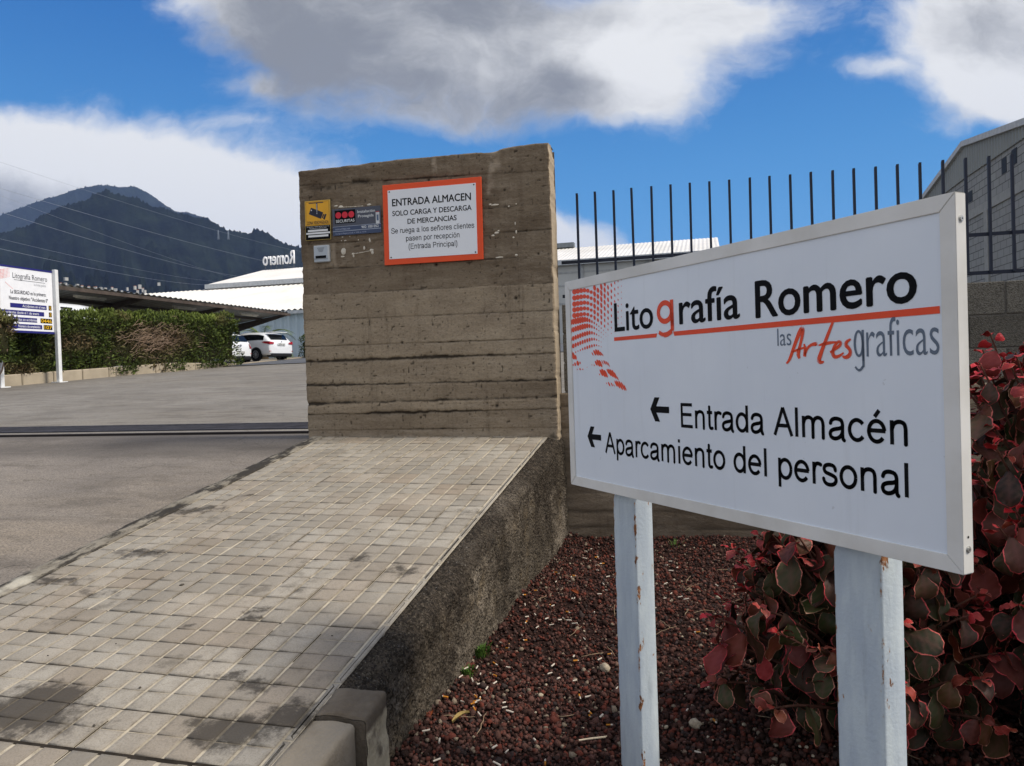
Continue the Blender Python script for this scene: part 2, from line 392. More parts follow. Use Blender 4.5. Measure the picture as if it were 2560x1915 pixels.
V, F, tone, warm, edge = [], [], [], [], []
def pad(x0, x1, y0, y1, dz, tx, ty, tn, wm, h=0.006, ch=0.004):
    o = len(V); xm, ym = (x0+x1)/2, (y0+y1)/2
    def zz(x, y): return float(ramp_z(x, y)) + dz + tx*(x-xm) + ty*(y-ym)
    for (ins, dd, ed) in ((0.0, -0.012, 1), (0.0008, -ch*0.55, .9), (ch, 0, 0.45), (ch+0.016, 0, 0)):
        for (x, y) in ((x0+ins, y0+ins), (x1-ins, y0+ins), (x1-ins, y1-ins), (x0+ins, y1-ins)):
            V.append((x, y, zz(x, y)+dd)); tone.append(tn); warm.append(wm); edge.append(ed)
    for k in range(3):
        for e in range(4):
            a, b = o+k*4+e, o+k*4+(e+1) % 4; F.append((a, b, b+4, a+4))
    F.append((o+12, o+13, o+14, o+15))
for i in range(-1, 10):
    for j in range(-8, 19):
        x1 = TX0 - TW*i; x0 = x1-TW; y0 = TY0+TL*j; y1 = y0+TL
        if i in (-1, 9): continue
        half = (i == 9)
        tn = random.uniform(0.3, 0.85); wm = max(0, random.gauss(0.15, 0.3)); dz = random.gauss(0, 0.0012); tx = random.gauss(0, 0.008); ty = random.gauss(0, 0.008)
        if j <= -2: tn *= 0.55; dz -= 0.0015
        g, gl = 0.0035, 0.0022
        for a in range(2):
            if half and a == 0: continue
            for b in range(2):
                gx0 = 0.006 if a else g; gx1 = g if a else 0.006
                X0, X1 = (x0+TW/2, x1) if a else (x0, x0+TW/2)
                if half: X0, X1 = x1-0.075, x1
                Y0, Y1 = (y0+TL/2, y1) if b else (y0, y0+TL/2)
                yy0 = Y0 + (0.0026 if b == 0 else 0.0014) + (0.006 if j == -1 and b == 0 else 0); yy1 = Y1 - (0.0026 if b else 0.0014)
                pad(X0+0.0055, X1-0.0055, yy0, min(yy1, 6.298), dz, tx, ty, min(1, max(0, tn+random.uniform(-.05, .05))), wm)
# a mortar strip closes the tiled field on its right side, in broken lengths
ytop = 0.6
while ytop < 6.29:
    l = random.choice([TL, TL*2, TL*1.5]); pad(-1.352, -1.318+random.uniform(-.006, .004), ytop+.002, min(ytop+l-.003, 6.298), -.002, 0, 0, random.uniform(.7, 1), 0, ch=0.004); ytop += l
pave = link('pavement', np_mesh('pavement', V, np.array(F), [M_TILE], False, dict(tone=tone, warm=warm, edge=edge))); tag(pave, kind='structure')
B = MB()
def strip(B, x0, x1, y0, y1, dz, mi):
    B.poly([(x, y, float(ramp_z(x, y))+dz) for x, y in ((x0, y0), (x1, y0), (x1, y1), (x0, y1))], mi)
strip(B, -3.50, -1.316, -0.5, 6.30, -0.0042, 0)
for j in range(-8, 19):
    y = TY0+TL*j; w = 0.0022 if j != -1 else 0.009
    strip(B, -3.44, -1.32, y-w, y+w, -0.0031 - (0.0003 if j % 2 else 0), 1 if random.random() < 0.72 or j == -1 else 0)
for i in range(10):      # open dark joints along some tile edges
    x = TX0-TW*i
    y = 0.6
    while y < 5.2:
        if random.random() < (0.4 if y < 3.2 else 0.12): strip(B, x-.0022, x+.0022, y, y+TL, -0.0027, 1)
        y += TL
tag(B.build('pavement_bed', [M_JOINT, M_GAP]), kind='structure')

# stained kerb along the road side of the pavement
M = Mat('stained_kerb', 0.9, 0.2)
c = M.mix(M.rng(M.noise(3, 6, 0.65), 0.35, 0.65), hx('#8f887a'), hx('#6d665a'))
c = M.mix(M.rng(M.noise(4.2, 6, 0.7, stretch=(1.5, .6, 1)), 0.42, 0.53, 0, 0.95), c, hx('#2f2b26'))
c = M.mix(M.rng(M.noise(2.1, 5, 0.6), 0.56, 0.66, 0, 0.8), c, hx('#b9b3a3'))
M.color(c); M.bump(M.noise(60, 5), 0.5, 0.012); M_KERB = M.m
def sweep_ramp(prof, y0, y1, n, amp, seed, dzf=None):
    ys = np.linspace(y0, y1, n); V = []
    pr = np.array(prof); 
    for y in ys:
        for (x, dz) in prof: V.append((x, y, float(ramp_z(-3.4 if x < -3 else x, y))+dz))
    V = np.array(V); k = len(prof)
    V += amp*np.stack([fbm(V[:, 0]*18, V[:, 1]*9, V[:, 2]*18, seed+s) for s in (0, 1, 2)], 1)
    return V, grid_faces(n, k)[:, ::-1]
prof = [(-3.370, -0.02), (-3.372, -0.001), (-3.40, 0.001), (-3.43, 0.003), (-3.46, 0.004), (-3.50, 0.002), (-3.525, -0.004), (-3.54, -0.02), (-3.545, -0.12)]
V, F = sweep_ramp(prof, -0.5, 6.32, 220, 0.004, 40)
tag(link('kerb', np_mesh('kerb', V, F, [M_KERB], True)), kind='structure')

# ------------------------------------------------------------------ retaining wall beside the ramp
M = Mat('mouldy_concrete', 0.95, 0.12)
dk = M.attr('dark')
n = M.noise(7, 6, 0.68); g = M.noise(75, 4, 0.75); lite = M.noise(3.2, 5, 0.65, stretch=(1, 1, .55))
base = M.mix(M.rng(lite, 0.38, 0.72), hx('#5a5247'), hx('#94897a'))
base = M.mix(M.rng(M.noise(5, 5, .6), .5, .7, 0, .6), base, hx('#766750'))
f = M.math('MULTIPLY', M.rng(M.math('ADD', dk, M.math('MULTIPLY', M.math('SUBTRACT', n, 0.5), 2.2)), 0.15, 0.95), .92)
base = M.mix(f, base, M.mix(M.rng(M.noise(28, 5, .7), .4, .65), hx('#2c2722'), hx('#534a40')))
base = M.mix(M.rng(g, 0.44, 0.62, 0, 0.9), base, hx('#211d18')); base = M.mix(M.rng(M.noise(120, 3, .7), .56, .72, 0, .6), base, hx('#9a917f'))
base = M.mix(M.math('MULTIPLY', M.rng(M.vor(42), 0.0, 0.26, .8, 0), M.rng(M.noise(9, 3), .5, .62)), base, hx('#8f8a82'))
M.color(base); M.bump(M.math('ADD', g, M.math('MULTIPLY', M.vor(55), 0.8)), 0.9, 0.02); M_MOULD = M.m
y0, y1, ny = 2.47, 6.449, 330
ys = np.linspace(y0, y1, ny)
top = [(-1.322, -0.03), (-1.318, -0.006), (-1.30, -0.012), (-1.28, -0.016), (-1.26, -0.02), (-1.24, -0.028), (-1.222, -0.040), (-1.208, -0.060), (-1.198, -0.085)]
V = []; dk = []
nb = 34
for y in ys:
    zt = float(ramp_z(-1.25, y))
    for (x, dz) in top: V.append((x, y, zt+dz)); dk.append(1.05)
    za = zt-0.085
    for b in range(1, nb+1):
        t = b/nb; z = za*(1-t) - 0.06*t; V.append((-1.198+0.006*t, y, z)); dk.append(0.74-0.62*t)
V = np.array(V); dk = np.array(dk); k = len(top)+nb
hm = np.clip((V[:, 1]-2.4)/0.5, 0, 1)
amp = np.where(V[:, 0] < -1.31, 0.0, 1.0)
rough = 0.012*fbm(V[:, 0]*14, V[:, 1]*14, V[:, 2]*14, 60, 6, .68)
V[:, 0] += amp*rough; V[:, 2] += amp*0.9*0.011*fbm(V[:, 0]*22+9, V[:, 1]*22, V[:, 2]*22, 71, 5, .7)
dk = dk + 0.45*fbm(V[:, 1]*1.6, V[:, 2]*1.6, 0, 80, 4) + np.where(V[:, 1] > 5.2, 0.25, 0) - np.clip((3.4-V[:, 1])/1.0, 0, 1)*0.25
# pale rendered patch at the foot of the far corner
far = np.clip(1-np.hypot((V[:, 1]-6.2)/0.30, (V[:, 2]-0.16)/0.2), 0, 1); dk -= far*1.1
rw = empty('retaining_wall', (-1.25, 4.5, 0)); tag(rw, 'dark mould-stained rough concrete retaining wall along the tiled ramp beside the red gravel', 'wall')
child('wall_body', np_mesh('wall_body', V, grid_faces(ny, k)[:, ::-1], [M_MOULD], True, dict(dark=dk)), rw)
# kerb blocks that end the wall near the viewer
M = Mat('step_render', 0.9, 0.2)
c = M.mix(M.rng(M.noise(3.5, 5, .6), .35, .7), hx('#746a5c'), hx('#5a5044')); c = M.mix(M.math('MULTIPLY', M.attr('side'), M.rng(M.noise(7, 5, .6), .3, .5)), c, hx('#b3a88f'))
c = M.mix(M.rng(M.noise(9, 6, .7), .5, .75, 0, .8), c, hx('#4a3f31'))
M.color(c); M.bump(M.noise(60, 5), .5, .012); M_STEPB = M.m
M = Mat('step_pale', 0.9, 0.2)
c = M.mix(M.rng(M.noise(4, 5, .6), .38, .7), hx('#8f8575'), hx('#6a5f4f'))
c = M.mix(M.rng(M.noise(2.6, 6, .7), .55, .72, 0, .7), c, hx('#5b4c38'))
M.color(c); M.bump(M.noise(60, 5), .5, .012); M_STEPP = M.m
def block(name, prof, ya, yb, ztop, zbot, mat, seed, amp=0.006):
    """rounded kerb block: plan profile between ya and yb, top following the ramp"""
    n = 30; xs = np.linspace(prof[0], prof[1], 12)
    V = []
    ring = [(x, 0.0) for x in xs] 
    r = 0.014
    ring = [(prof[0], -0.03)]+[(x, 0) for x in np.linspace(prof[0], prof[1]-r, 10)]+[(prof[1]-r*.3, -r*.3), (prof[1], -r)]+[(prof[1]+0.012*t, -r-t*(0.40)) for t in np.linspace(0.08, 1, 22)]
    for i, y in enumerate(np.linspace(ya, yb, n)):
        e = 1 if 0 < i < n-1 else 0
        for (x, dz) in ring: V.append((x - (0 if e else .004), y, float(ramp_z(-1.25, y))+ztop+dz-(0 if e else 0.006)))
    m = len(ring)
    for yy, sgn in ((ya, -1), (yb, 1)):
        for (x, dz) in ring: V.append((x-.006, yy, float(ramp_z(-1.25, yy))+ztop+min(dz, 0)-.008))
    V = np.array(V)
    V += amp*np.stack([fbm(V[:, 0]*12, V[:, 1]*12, V[:, 2]*12, seed+s, 4) for s in (0, 5, 9)], 1)
    F = grid_faces(n, m)[:, ::-1]
    caps = [list(range(n*m, n*m+m)), list(range(n*m+m, n*m+2*m))[::-1]]
    me = bpy.data.meshes.new(name); me.from_pydata(V.tolist(), [], F.tolist()+caps); me.materials.append(mat)
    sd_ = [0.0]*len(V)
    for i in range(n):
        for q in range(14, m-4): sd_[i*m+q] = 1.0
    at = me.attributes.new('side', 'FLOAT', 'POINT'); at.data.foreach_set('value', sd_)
    me.polygons.foreach_set('use_smooth', [True]*len(F)+[False]*2); me.update(); return me
child('kerb_block', block('kerb_block', (-1.317, -1.128), 2.315, 2.475, 0.004, -.5, M_STEPB, 90, .007), rw)
child('kerb_block', block('kerb_block', (-1.317, -1.165), 0.8, 2.30, -0.004, -.5, M_STEPP, 95, .005), rw)

# ------------------------------------------------------------------ board-marked concrete wall
WX0, WX1, WYF, WYB = -3.555, -1.225, 6.30, 6.53
LINES = [(3.236, 3.150, .006, .010), (2.90, 2.87, .002, .006), (2.695, 2.66, .003, .006), (2.466, 2.441, .004, .007), (2.240, 2.208, .0035, .006), (2.006, 1.982, .003, .006), (1.768, 1.749, .006, .007), (1.632, 1.624, .014, .012), (1.412, 1.397, .013, .010), (1.243, 1.256, .018, .015), (1.148, 1.154, .011, .010), (1.0, 1.0, .004, .008)]
M = Mat('board_concrete', 0.93, 0.15)
dirt = M.attr('dirt'); tone = M.attr('tone')
c = M.mix(tone, hx('#5a4c3d'), hx('#b6a68d'))
c = M.mix(M.rng(M.noise(2.2, 6, .65), .4, .7, 0, .55), c, hx('#7d6f5e'))
c = M.mix(M.rng(M.noise(3.2, 6, .7, stretch=(5, 5, .35)), .52, .74, 0, .45), c, hx('#524538'))
c = M.mix(M.rng(M.noise(4.5, 7, .7, stretch=(.6, .6, 2.2)), .45, .72, 0, .4), c, hx('#a99c88'))
fine = M.noise(55, 5, .72, stretch=(.8, .8, 1.2)); c = M.mix(M.rng(fine, .42, .72, 0, .35), c, hx('#54483a'))
c = M.mix(M.math('MULTIPLY', dirt, 0.9), c, hx('#27211b'))
pat = M.attr('patch'); c = M.mix(pat, c, hx('#a89a86'))
M.color(c); M.bump(M.math('ADD', fine, M.noise(18, 5, .65, stretch=(.6, .6, 1.8))), .55, .010); M_WALL = M.m
def wall_relief(X, Z):
    d = 0.0013*fbm(X*5, Z*9, 0, 120, 5) + 0.0013*fbm(X*30, Z*34, 0, 130, 4) + 0.0007*fbm(X*4, Z*120, 0, 135, 3)
    dirt = np.zeros_like(X); tone = np.zeros_like(X)
    u = (X-WX0)/(WX1-WX0)
    bz = [3.6]+[None]*0
    prev = None
    levels = []
    for i, (zl, zr, dep, w) in enumerate(LINES):
        zi = zl+(zr-zl)*u + (0.0045 if dep > .01 else .002)*fbm(X*9, np.full_like(X, i*3.7), 0, 140, 5, .65)
        levels.append(zi)
        amt = np.clip(0.75+0.75*fbm(X*2.2, np.full_like(X, i*9.1), 0, 150, 3), 0.35, 1.4)
        hc = np.clip(fbm(X*20, Z*30, 0, 160, 3)+0.35, 0, 1.2)
        g = np.exp(-((Z-zi)/(w*1.25*(0.55+0.6*amt)))**2)*amt*(0.5+0.6*hc)
        d += dep*1.05*g
        gd = np.exp(-((Z-zi+.002)/(max(w*(.85 if dep > .01 else .6), .0045)*(0.5+0.6*amt)))**2)*np.clip(amt*1.1, .3, 1.3)*(.6+.6*hc); dirt = np.maximum(dirt, np.clip(gd*(.45+dep*110), 0, 1))
        lip = np.exp(-((Z-zi-0.006)/0.004)**2)*0.0015*(dep > .003); d -= lip
    off = np.zeros_like(X); k = np.zeros(X.shape, int)
    for zi in levels: k += (Z < zi).astype(int)
    tones = np.array([.12, .15, .22, .30, .22, .58, .66, .66, .55, .34, .52, .36, .42])
    offs = np.array([.001, .003, -.002, .0025, 0, -.004, -.002, .001, .004, .001, -.003, .003, .006])
    tone = tones[k] + 0.16*fbm(X*1.4, Z*3, 0, 170, 4); d += offs[k]
    # honeycomb patch near the top left
    hz = 3.20+0.02*fbm(X*5, 0*X, 0, 180, 3)
    hp = np.exp(-((Z-hz)/.022)**2)*np.clip(1-np.abs((X+3.05)/.42)**3, 0, 1)*np.clip(fbm(X*16, Z*22, 0, 190, 4)+.55, 0, 1.3)
    d += .012*hp; dirt = np.maximum(dirt, np.clip(hp*0.8, 0, 1))
    for (hxp, hzp, r) in [(-1.62, 3.02, .010), (-2.255, 2.43, .012), (-1.345, 2.46, .009), (-2.60, 1.765, .011), (-2.93, 1.78, .009), (-1.55, 2.10, .014), (-1.44, 2.66, .008), (-3.43, 1.64, .009), (-1.75, 1.19, .014), (-3.25, 2.62, .006), (-1.30, 3.24, .008), (-2.30, 3.17, .012), (-1.95, 1.56, .010), (-1.40, 1.25, .012), (-2.45, 1.10, .009)]:
        g = np.exp(-((X-hxp)**2+(Z-hzp)**2)/r**2); d += .012*g; dirt = np.maximum(dirt, np.clip(g*1.3, 0, 1))
    pits = np.clip(vnoise(X*42, Z*42, 0, 200)-0.72, 0, 1)*3.2; d += .006*pits; dirt = np.maximum(dirt, np.clip(pits*1.2, 0, .9)); p2 = np.clip(vnoise(X*90, Z*90, 0, 205)-0.80, 0, 1)*5; dirt = np.maximum(dirt, np.clip(p2, 0, .8)); runs = np.clip(fbm(X*11, Z*.5, 0, 207, 4)-.45, 0, 1)*np.clip((Z-1.9)/.8, 0, 1); tone = tone*(1-runs*.8)
    return d, dirt, np.clip(tone, 0, 1)
nx, nz = 400, 430
xs = np.linspace(WX0, WX1, nx); ts = np.linspace(0, 1, nz)
Xg, T = np.meshgrid(xs, ts, indexing='ij')
ztop = 3.366 + 0.006*fbm(Xg*4, 0*Xg, 0, 210, 4) - 0.018*np.exp(-((Xg+1.75)/.10)**2) + 0.010*np.clip((Xg+1.70)/.12, 0, 1) - 0.055*np.clip((Xg+1.255)/.03, 0, 1)**2*0
Zg = 0.55 + (ztop-0.55)*T
d, dirt, tone = wall_relief(Xg, Zg)
rnd = lambda t: t
edge = np.minimum(np.minimum((Xg-WX0), (WX1-Xg)), (ztop-Zg)); d += 0.010*np.clip(1-edge/0.012, 0, 1)**2*(0.7+0.6*fbm(Xg*25, Zg*25, 0, 215, 3))
patch = np.zeros_like(Xg)
for (px_, z0_, z1_, w_) in [(-2.245, 3.19, 3.37, .024), (-1.735, 2.98, 3.33, .032), (-1.70, 3.20, 3.37, .05)]:
    patch = np.maximum(patch, np.exp(-((Xg-px_-.012*fbm(Zg*8, 0*Zg, 0, 220))/w_)**4)*np.clip((Zg-z0_)/.03, 0, 1)*np.clip((z1_-Zg)/.03, 0, 1)*.75*np.clip(.6+.8*fbm(Xg*14, Zg*14, 0, 221, 3), 0, 1))
# pale cement round the card reader
patch = np.maximum(patch, np.clip(1.25-np.maximum(np.abs(Xg+3.32)/.115, np.abs(Zg-2.585)/.105)**6*1.0, 0, 1)*.6*np.clip(.7+1.2*fbm(Xg*12, Zg*12, 0, 222, 3), 0, 1))
patch = np.maximum(patch, np.clip((0.99-Zg)/.05, 0, 1)*np.clip(fbm(Xg*5, Zg*12, 0, 223, 3)+.1, 0, 1)*.6)
chipR = np.clip(fbm(Zg*9, 0*Zg, 0, 240, 4, .6)-.12, 0, 1)*.012; chipL = np.clip(fbm(Zg*8, 0*Zg, 0, 245, 4, .6)-.15, 0, 1)*.010
Xs = Xg - chipR*np.exp(-((WX1-Xg)/.02)) + chipL*np.exp(-((Xg-WX0)/.02))
V = np.stack([Xs, WYF+d, Zg], -1).reshape(-1, 3); F = [grid_faces(nx, nz)]
dirt = dirt.ravel().tolist(); tone = tone.ravel().tolist(); patch = patch.ravel().tolist()
# right end, top, left end and back join on to the relief
V = V.tolist(); Fq = grid_faces(nx, nz).tolist()
ey = np.linspace(0.02, 1, 24)
def side(idx_front, xfun):
    base = len(V); n = len(idx_front)
    for k in idx_front:
        x0, y0, z0 = V[k]
        for t in ey:
            yy = y0 + (WYB-y0)*t
            q = 0.004*float(fbm(yy*14, z0*4, x0*4, 230, 3)); V.append(xfun(x0, yy, z0, q, t)); dirt.append(max(0.0, q*40)*.5); tone.append(.92+q*20); patch.append(max(0.0, .35+float(fbm(yy*16, z0*1.2, 0, 231, 3))*.5))
    m = len(ey); Q = []
    for a in range(n-1):
        r0 = [idx_front[a]]+[base+a*m+i for i in range(m)]; r1 = [idx_front[a+1]]+[base+(a+1)*m+i for i in range(m)]
        for i in range(m): Q.append((r0[i], r0[i+1], r1[i+1], r1[i]))
    return Q
def chip(z, t): return -max(0, (z-3.30)/.07)*max(0, (t-.35)/.65)**2*0.075
right = [(nx-1)*nz+j for j in range(0, nz, 2)]
if right[-1] != nx*nz-1: right.append(nx*nz-1)
Fq += side(right, lambda x, y, z, q, t: (x+q, y, z+chip(z, t)))
left = [j for j in range(0, nz, 2)]
if left[-1] != nz-1: left.append(nz-1)
Fq += [f[::-1] for f in side(left, lambda x, y, z, q, t: (x-q, y, z))]
tops = [i*nz+nz-1 for i in range(0, nx, 2)]
if tops[-1] != nx*nz-1: tops.append(nx*nz-1)
Fq += [f[::-1] for f in side(tops, lambda x, y, z, q, t: (x, y, z+q*.7+(chip(z, t) if x > -1.23 else 0)))]
V += [(WX0, WYB, .55), (WX1, WYB, .55), (WX1, WYB, 3.36), (WX0, WYB, 3.36)]; b = len(V)-4
Fq.append((b+1, b, b+3, b+2)); dirt += [0]*4; tone += [.5]*4; patch += [0]*4
cw = empty('concrete_wall', (-2.39, 6.4, 0.93)); tag(cw, 'tall brown board-marked concrete wall slab standing at the top of the tiled ramp', 'wall')
child('wall_body', np_mesh('wall_body', V, np.array(Fq), [M_WALL], True, dict(dirt=dirt, tone=tone, patch=patch)), cw)
# dried white glue left on the concrete by old signs
M_GLUE = plain('dried_glue', '#cfc8b8', .8, .2, var=.08, scale=30, bump=.3)
B = MB()
def blob(B, x, z, rx, rz, th=.004, n=12):
    B.add([(x, WYF-th, z)]+[(x+rx*.7*math.cos(a)*random.uniform(.8, 1.15), WYF-th*.8, z+rz*.7*math.sin(a)*random.uniform(.8, 1.15)) for a in [2*math.pi*k/n for k in range(n)]]+[(x+rx*math.cos(a)*random.uniform(.9, 1.15), WYF+.003, z+rz*math.sin(a)*random.uniform(.9, 1.15)) for a in [2*math.pi*k/n for k in range(n)]],
          [(0, 1+(k+1) % n, 1+k) for k in range(n)]+[(1+k, 1+(k+1) % n, 13+(k+1) % n, 13+k) for k in range(n)], 0, True)
gq = lambda x, y: atY(730+x*500/2212, 430+y*500/2212, WYF)
def gblob(x, y, w, h): p = gq(x, y); blob(B, p[0], p[2], w*.00086, h*.00086)
for a in [(570, 880, 30, 38), (560, 935, 22, 10), (675, 905, 16, 14), (680, 930, 10, 14), (880, 865, 26, 16), (890, 890, 16, 18), (798, 840, 12, 20), (860, 750, 12, 26), (540, 385, 26, 14), (850, 362, 24, 12), (485, 376, 22, 8), (560, 720, 14, 8), (590, 758, 18, 7), (640, 712, 12, 6), (690, 745, 16, 8), (735, 750, 8, 10), (548, 760, 8, 6)]: gblob(*a)
def gline(pts, w):
    P3 = [gq(*p) for p in pts]
    for i in range(len(P3)-1):
        a, b = P3[i], P3[i+1]; k = max(2, int(math.hypot(b[0]-a[0], b[2]-a[2])/.012))
        for t in range(k+1): q = a+(b-a)*t/k; blob(B, q[0], q[2], w*random.uniform(.7, 1.2), w*random.uniform(.7, 1.2), .004, 12)
gline([(680, 905), (760, 892), (830, 878), (880, 868)], .0055); gline([(520, 395), (600, 388), (700, 382), (780, 376)], .005); gline([(858, 690), (858, 745)], .0016); gline([(580, 770), (572, 845)], .0018)
wq = lambda x, y: atY(730+x*.4651, 340+y*.4651, WYF)
for (x, y, w, h) in [(1090, 370, 22, 5), (1065, 368, 8, 5), (1100, 520, 14, 7), (1080, 535, 9, 5), (1110, 510, 7, 6), (1200, 470, 4, 12), (1205, 515, 5, 10), (1190, 545, 6, 5), (1115, 652, 22, 4), (1205, 640, 8, 6), (1165, 378, 5, 5), (1205, 365, 4, 4)]:
    p = wq(x, y); blob(B, p[0], p[2], w*.0016, h*.0016)
child('glue_residue', B.mesh('glue_residue', M_GLUE), cw)

# ------------------------------------------------------------------ block wall with its concrete footing
M = Mat('grey_block', 0.95, 0.12)
c = M.mix(M.attr('tone'), hx('#6f6a60'), hx('#8d887c'))
pit = M.noise(85, 4, .75); c = M.mix(M.rng(pit, .44, .62, 0, .65), c, hx('#45413a'))
M.color(c); M.bump(M.math('ADD', pit, M.vor(120)), .9, .012); M_BLOCK = M.m
M_BMORT = plain('block_mortar', '#77726a', .95, .1, var=.15, scale=9, bump=.4)
BWY = 6.50
bw = empty('block_wall', (2, BWY, 0)); tag(bw, 'low grey concrete block wall on a concrete footing under the dark metal fence', 'wall')
V, F, tn = [], [], []
rows = [(1.79, 2.04, 2.195), (1.54, 1.785, 1.94), (1.29, 1.535, 2.195)]
for (z0, z1, jx) in rows:
    x = jx - 0.5*8
    while x < 6:
        a, b2 = max(x+.005, -1.195), x+.495
        if b2 > a+.03:
            bm = bmesh.new(); bmesh.ops.create_cube(bm, size=1); bmesh.ops.scale(bm, vec=(b2-a, .20, z1-z0-.004), verts=bm.verts)
            bmesh.ops.bevel(bm, geom=bm.edges[:], offset=.006, segments=1, affect='EDGES')
            bmesh.ops.translate(bm, vec=((a+b2)/2, BWY+.10+random.gauss(0, .002), (z0+z1)/2), verts=bm.verts); bm.verts.index_update()
            o = len(V); V += [v.co[:] for v in bm.verts]; F += [[v.index+o for v in f.verts] for f in bm.faces]; t = random.random(); tn += [t]*len(bm.verts); bm.free()
        x += .5
me = bpy.data.meshes.new('blocks'); me.from_pydata(V, [], F); me.materials.append(M_BLOCK)
at = me.attributes.new('tone', 'FLOAT', 'POINT'); at.data.foreach_set('value', tn); me.update()
child('blocks', me, bw)
B = MB(); B.box(-1.19, 6, BWY+.012, BWY+.188, 1.26, 2.032); child('mortar', B.mesh('mortar', M_BMORT), bw)
nx, nz = 420, 90
Xg, Zg = np.meshgrid(np.linspace(-1.222, 6, nx), np.linspace(-.1, 1.275, nz), indexing='ij')
d = .004*fbm(Xg*4, Zg*9, 0, 300, 5); dirt = np.zeros_like(Xg)
for i, (zl, dep) in enumerate([(1.16, .006), (.98, .004), (.80, .005), (.62, .006), (.42, .006), (.262, .014), (.13, .008)]):
    zi = zl + .006*fbm(Xg*3, np.full_like(Xg, i*5.), 0, 310, 4); amt = np.clip(.6+.8*fbm(Xg*1.6, np.full_like(Xg, i*7.), 0, 320, 3), .1, 1.2)
    g = np.exp(-((Zg-zi)/.008)**2)*amt; d += dep*g; dirt = np.maximum(dirt, np.clip(g*dep*80, 0, 1))
tone = np.clip(.35+.25*fbm(Xg*1.1, Zg*3, 0, 330, 4), 0, 1)
V = np.stack([Xg, 6.45+d, Zg], -1).reshape(-1, 3).tolist(); Fq = grid_faces(nx, nz).tolist()
o = len(V)
for i in range(nx): V.append((Xg[i, -1], 6.72, 1.275))
Fq += [((i)*nz+nz-1, (i+1)*nz+nz-1, o+i+1, o+i) for i in range(nx-1)]
n2 = len(V)-nx*nz
child('footing', np_mesh('footing', V, np.array(Fq), [M_WALL], True, dict(dirt=list(dirt.ravel())+[0]*n2, tone=list(tone.ravel())+[.6]*n2, patch=[0]*len(V))), bw)

# ------------------------------------------------------------------ metal fence on the block wall
M_BAR = plain('fence_paint', '#161e30', .55, .4, var=.1, scale=20)
fe = empty('metal_fence', (1, 6.575, 2.04)); tag(fe, 'dark blue metal bar fence with open spiked tops above the grey block wall', 'fence')
xb = -1.046; k = 0
while xb < 5.6:
    B = MB(); h = 2.995+random.uniform(-.004, .004); lean = random.gauss(0, .0025)
    pts = [(xb-.0095, 6.55), (xb+.0095, 6.55), (xb+.0095, 6.574), (xb-.0095, 6.574)]
    V = [(x, y, 2.112) for x, y in pts]+[(x+lean, y, h-(.012 if y > 6.56 else 0)) for x, y in pts]
    B.add(V, [(0, 1, 5, 4), (1, 2, 6, 5), (2, 3, 7, 6), (3, 0, 4, 7), (4, 5, 6, 7), (3, 2, 1, 0)])
    child('bar', B.mesh('bar', M_BAR), fe); xb += .1583
for z in (2.409, 2.116):
    B = MB(); B.box(-1.2, 5.7, 6.576, 6.584, z-.014, z+.014); child('rail', B.mesh('rail', M_BAR), fe)
for x in (.37, 1.48, 2.95, 4.4):
    B = MB(); B.box(x-.015, x+.015, 6.586, 6.612, 2.0, 2.42); child('upright', B.mesh('upright', M_BAR), fe)

# ------------------------------------------------------------------ gate track and drain across the entrance
M_STEEL = plain('drain_iron', '#414147', .8, .15, .0, var=.15, scale=5)
M_RUST = plain('track_steel', '#2b2523', .6, .3, .3, var=.2, scale=8)
gt = empty('gate_track', (-6.5, 6.74, .94)); tag(gt, 'thin dark steel gate track laid across the road in front of the drain grate', 'gate track')
B = MB(); B.box(-12, -3.56, 6.70, 6.765, .93, .9445); child('base_plate', B.mesh('base_plate', M_RUST), gt)
B = MB(); B.tube([(-12, 6.735, .952), (-3.56, 6.735, .952)], .011, 8); child('rail', B.mesh('rail', M_RUST), gt)
dg = empty('drain_grate', (-6.5, 7.28, .96)); tag(dg, 'long iron drain grate with slanted slots across the yard entrance', 'drain grate')
gz = lambda y: float(yard_z(0, y))
DY0, DY1 = 7.05, 7.54
B = MB(); B.poly([(-12, DY0, gz(DY0)+.003), (-3.4, DY0, gz(DY0)+.003), (-3.4, DY1, gz(DY1)+.003), (-12, DY1, gz(DY1)+.003)]); child('channel', B.mesh('channel', plain('drain_dark', '#14120f', .95, .1)), dg)
B = MB()
def sl(a, h0=.004, h1=.013):
    B.add([(p, q, gz(q)+h0) for p, q in a]+[(p, q, gz(q)+h1) for p, q in a], [(4, 5, 6, 7), (0, 1, 5, 4), (1, 2, 6, 5), (2, 3, 7, 6), (3, 0, 4, 7)])
sl([(-12, DY0), (-3.4, DY0), (-3.4, DY0+.03), (-12, DY0+.03)], 0, .014); sl([(-12, DY1-.03), (-3.4, DY1-.03), (-3.4, DY1), (-12, DY1)], 0, .016)
x = -12
while x < -3.9:
    sl([(x, DY0+.03), (x+.034, DY0+.03), (x+.034+.36, DY1-.03), (x+.36, DY1-.03)])
    x += .105 if round((x+12)/.105) % 9 else .16
child('grate', B.mesh('grate', M_STEEL), dg)
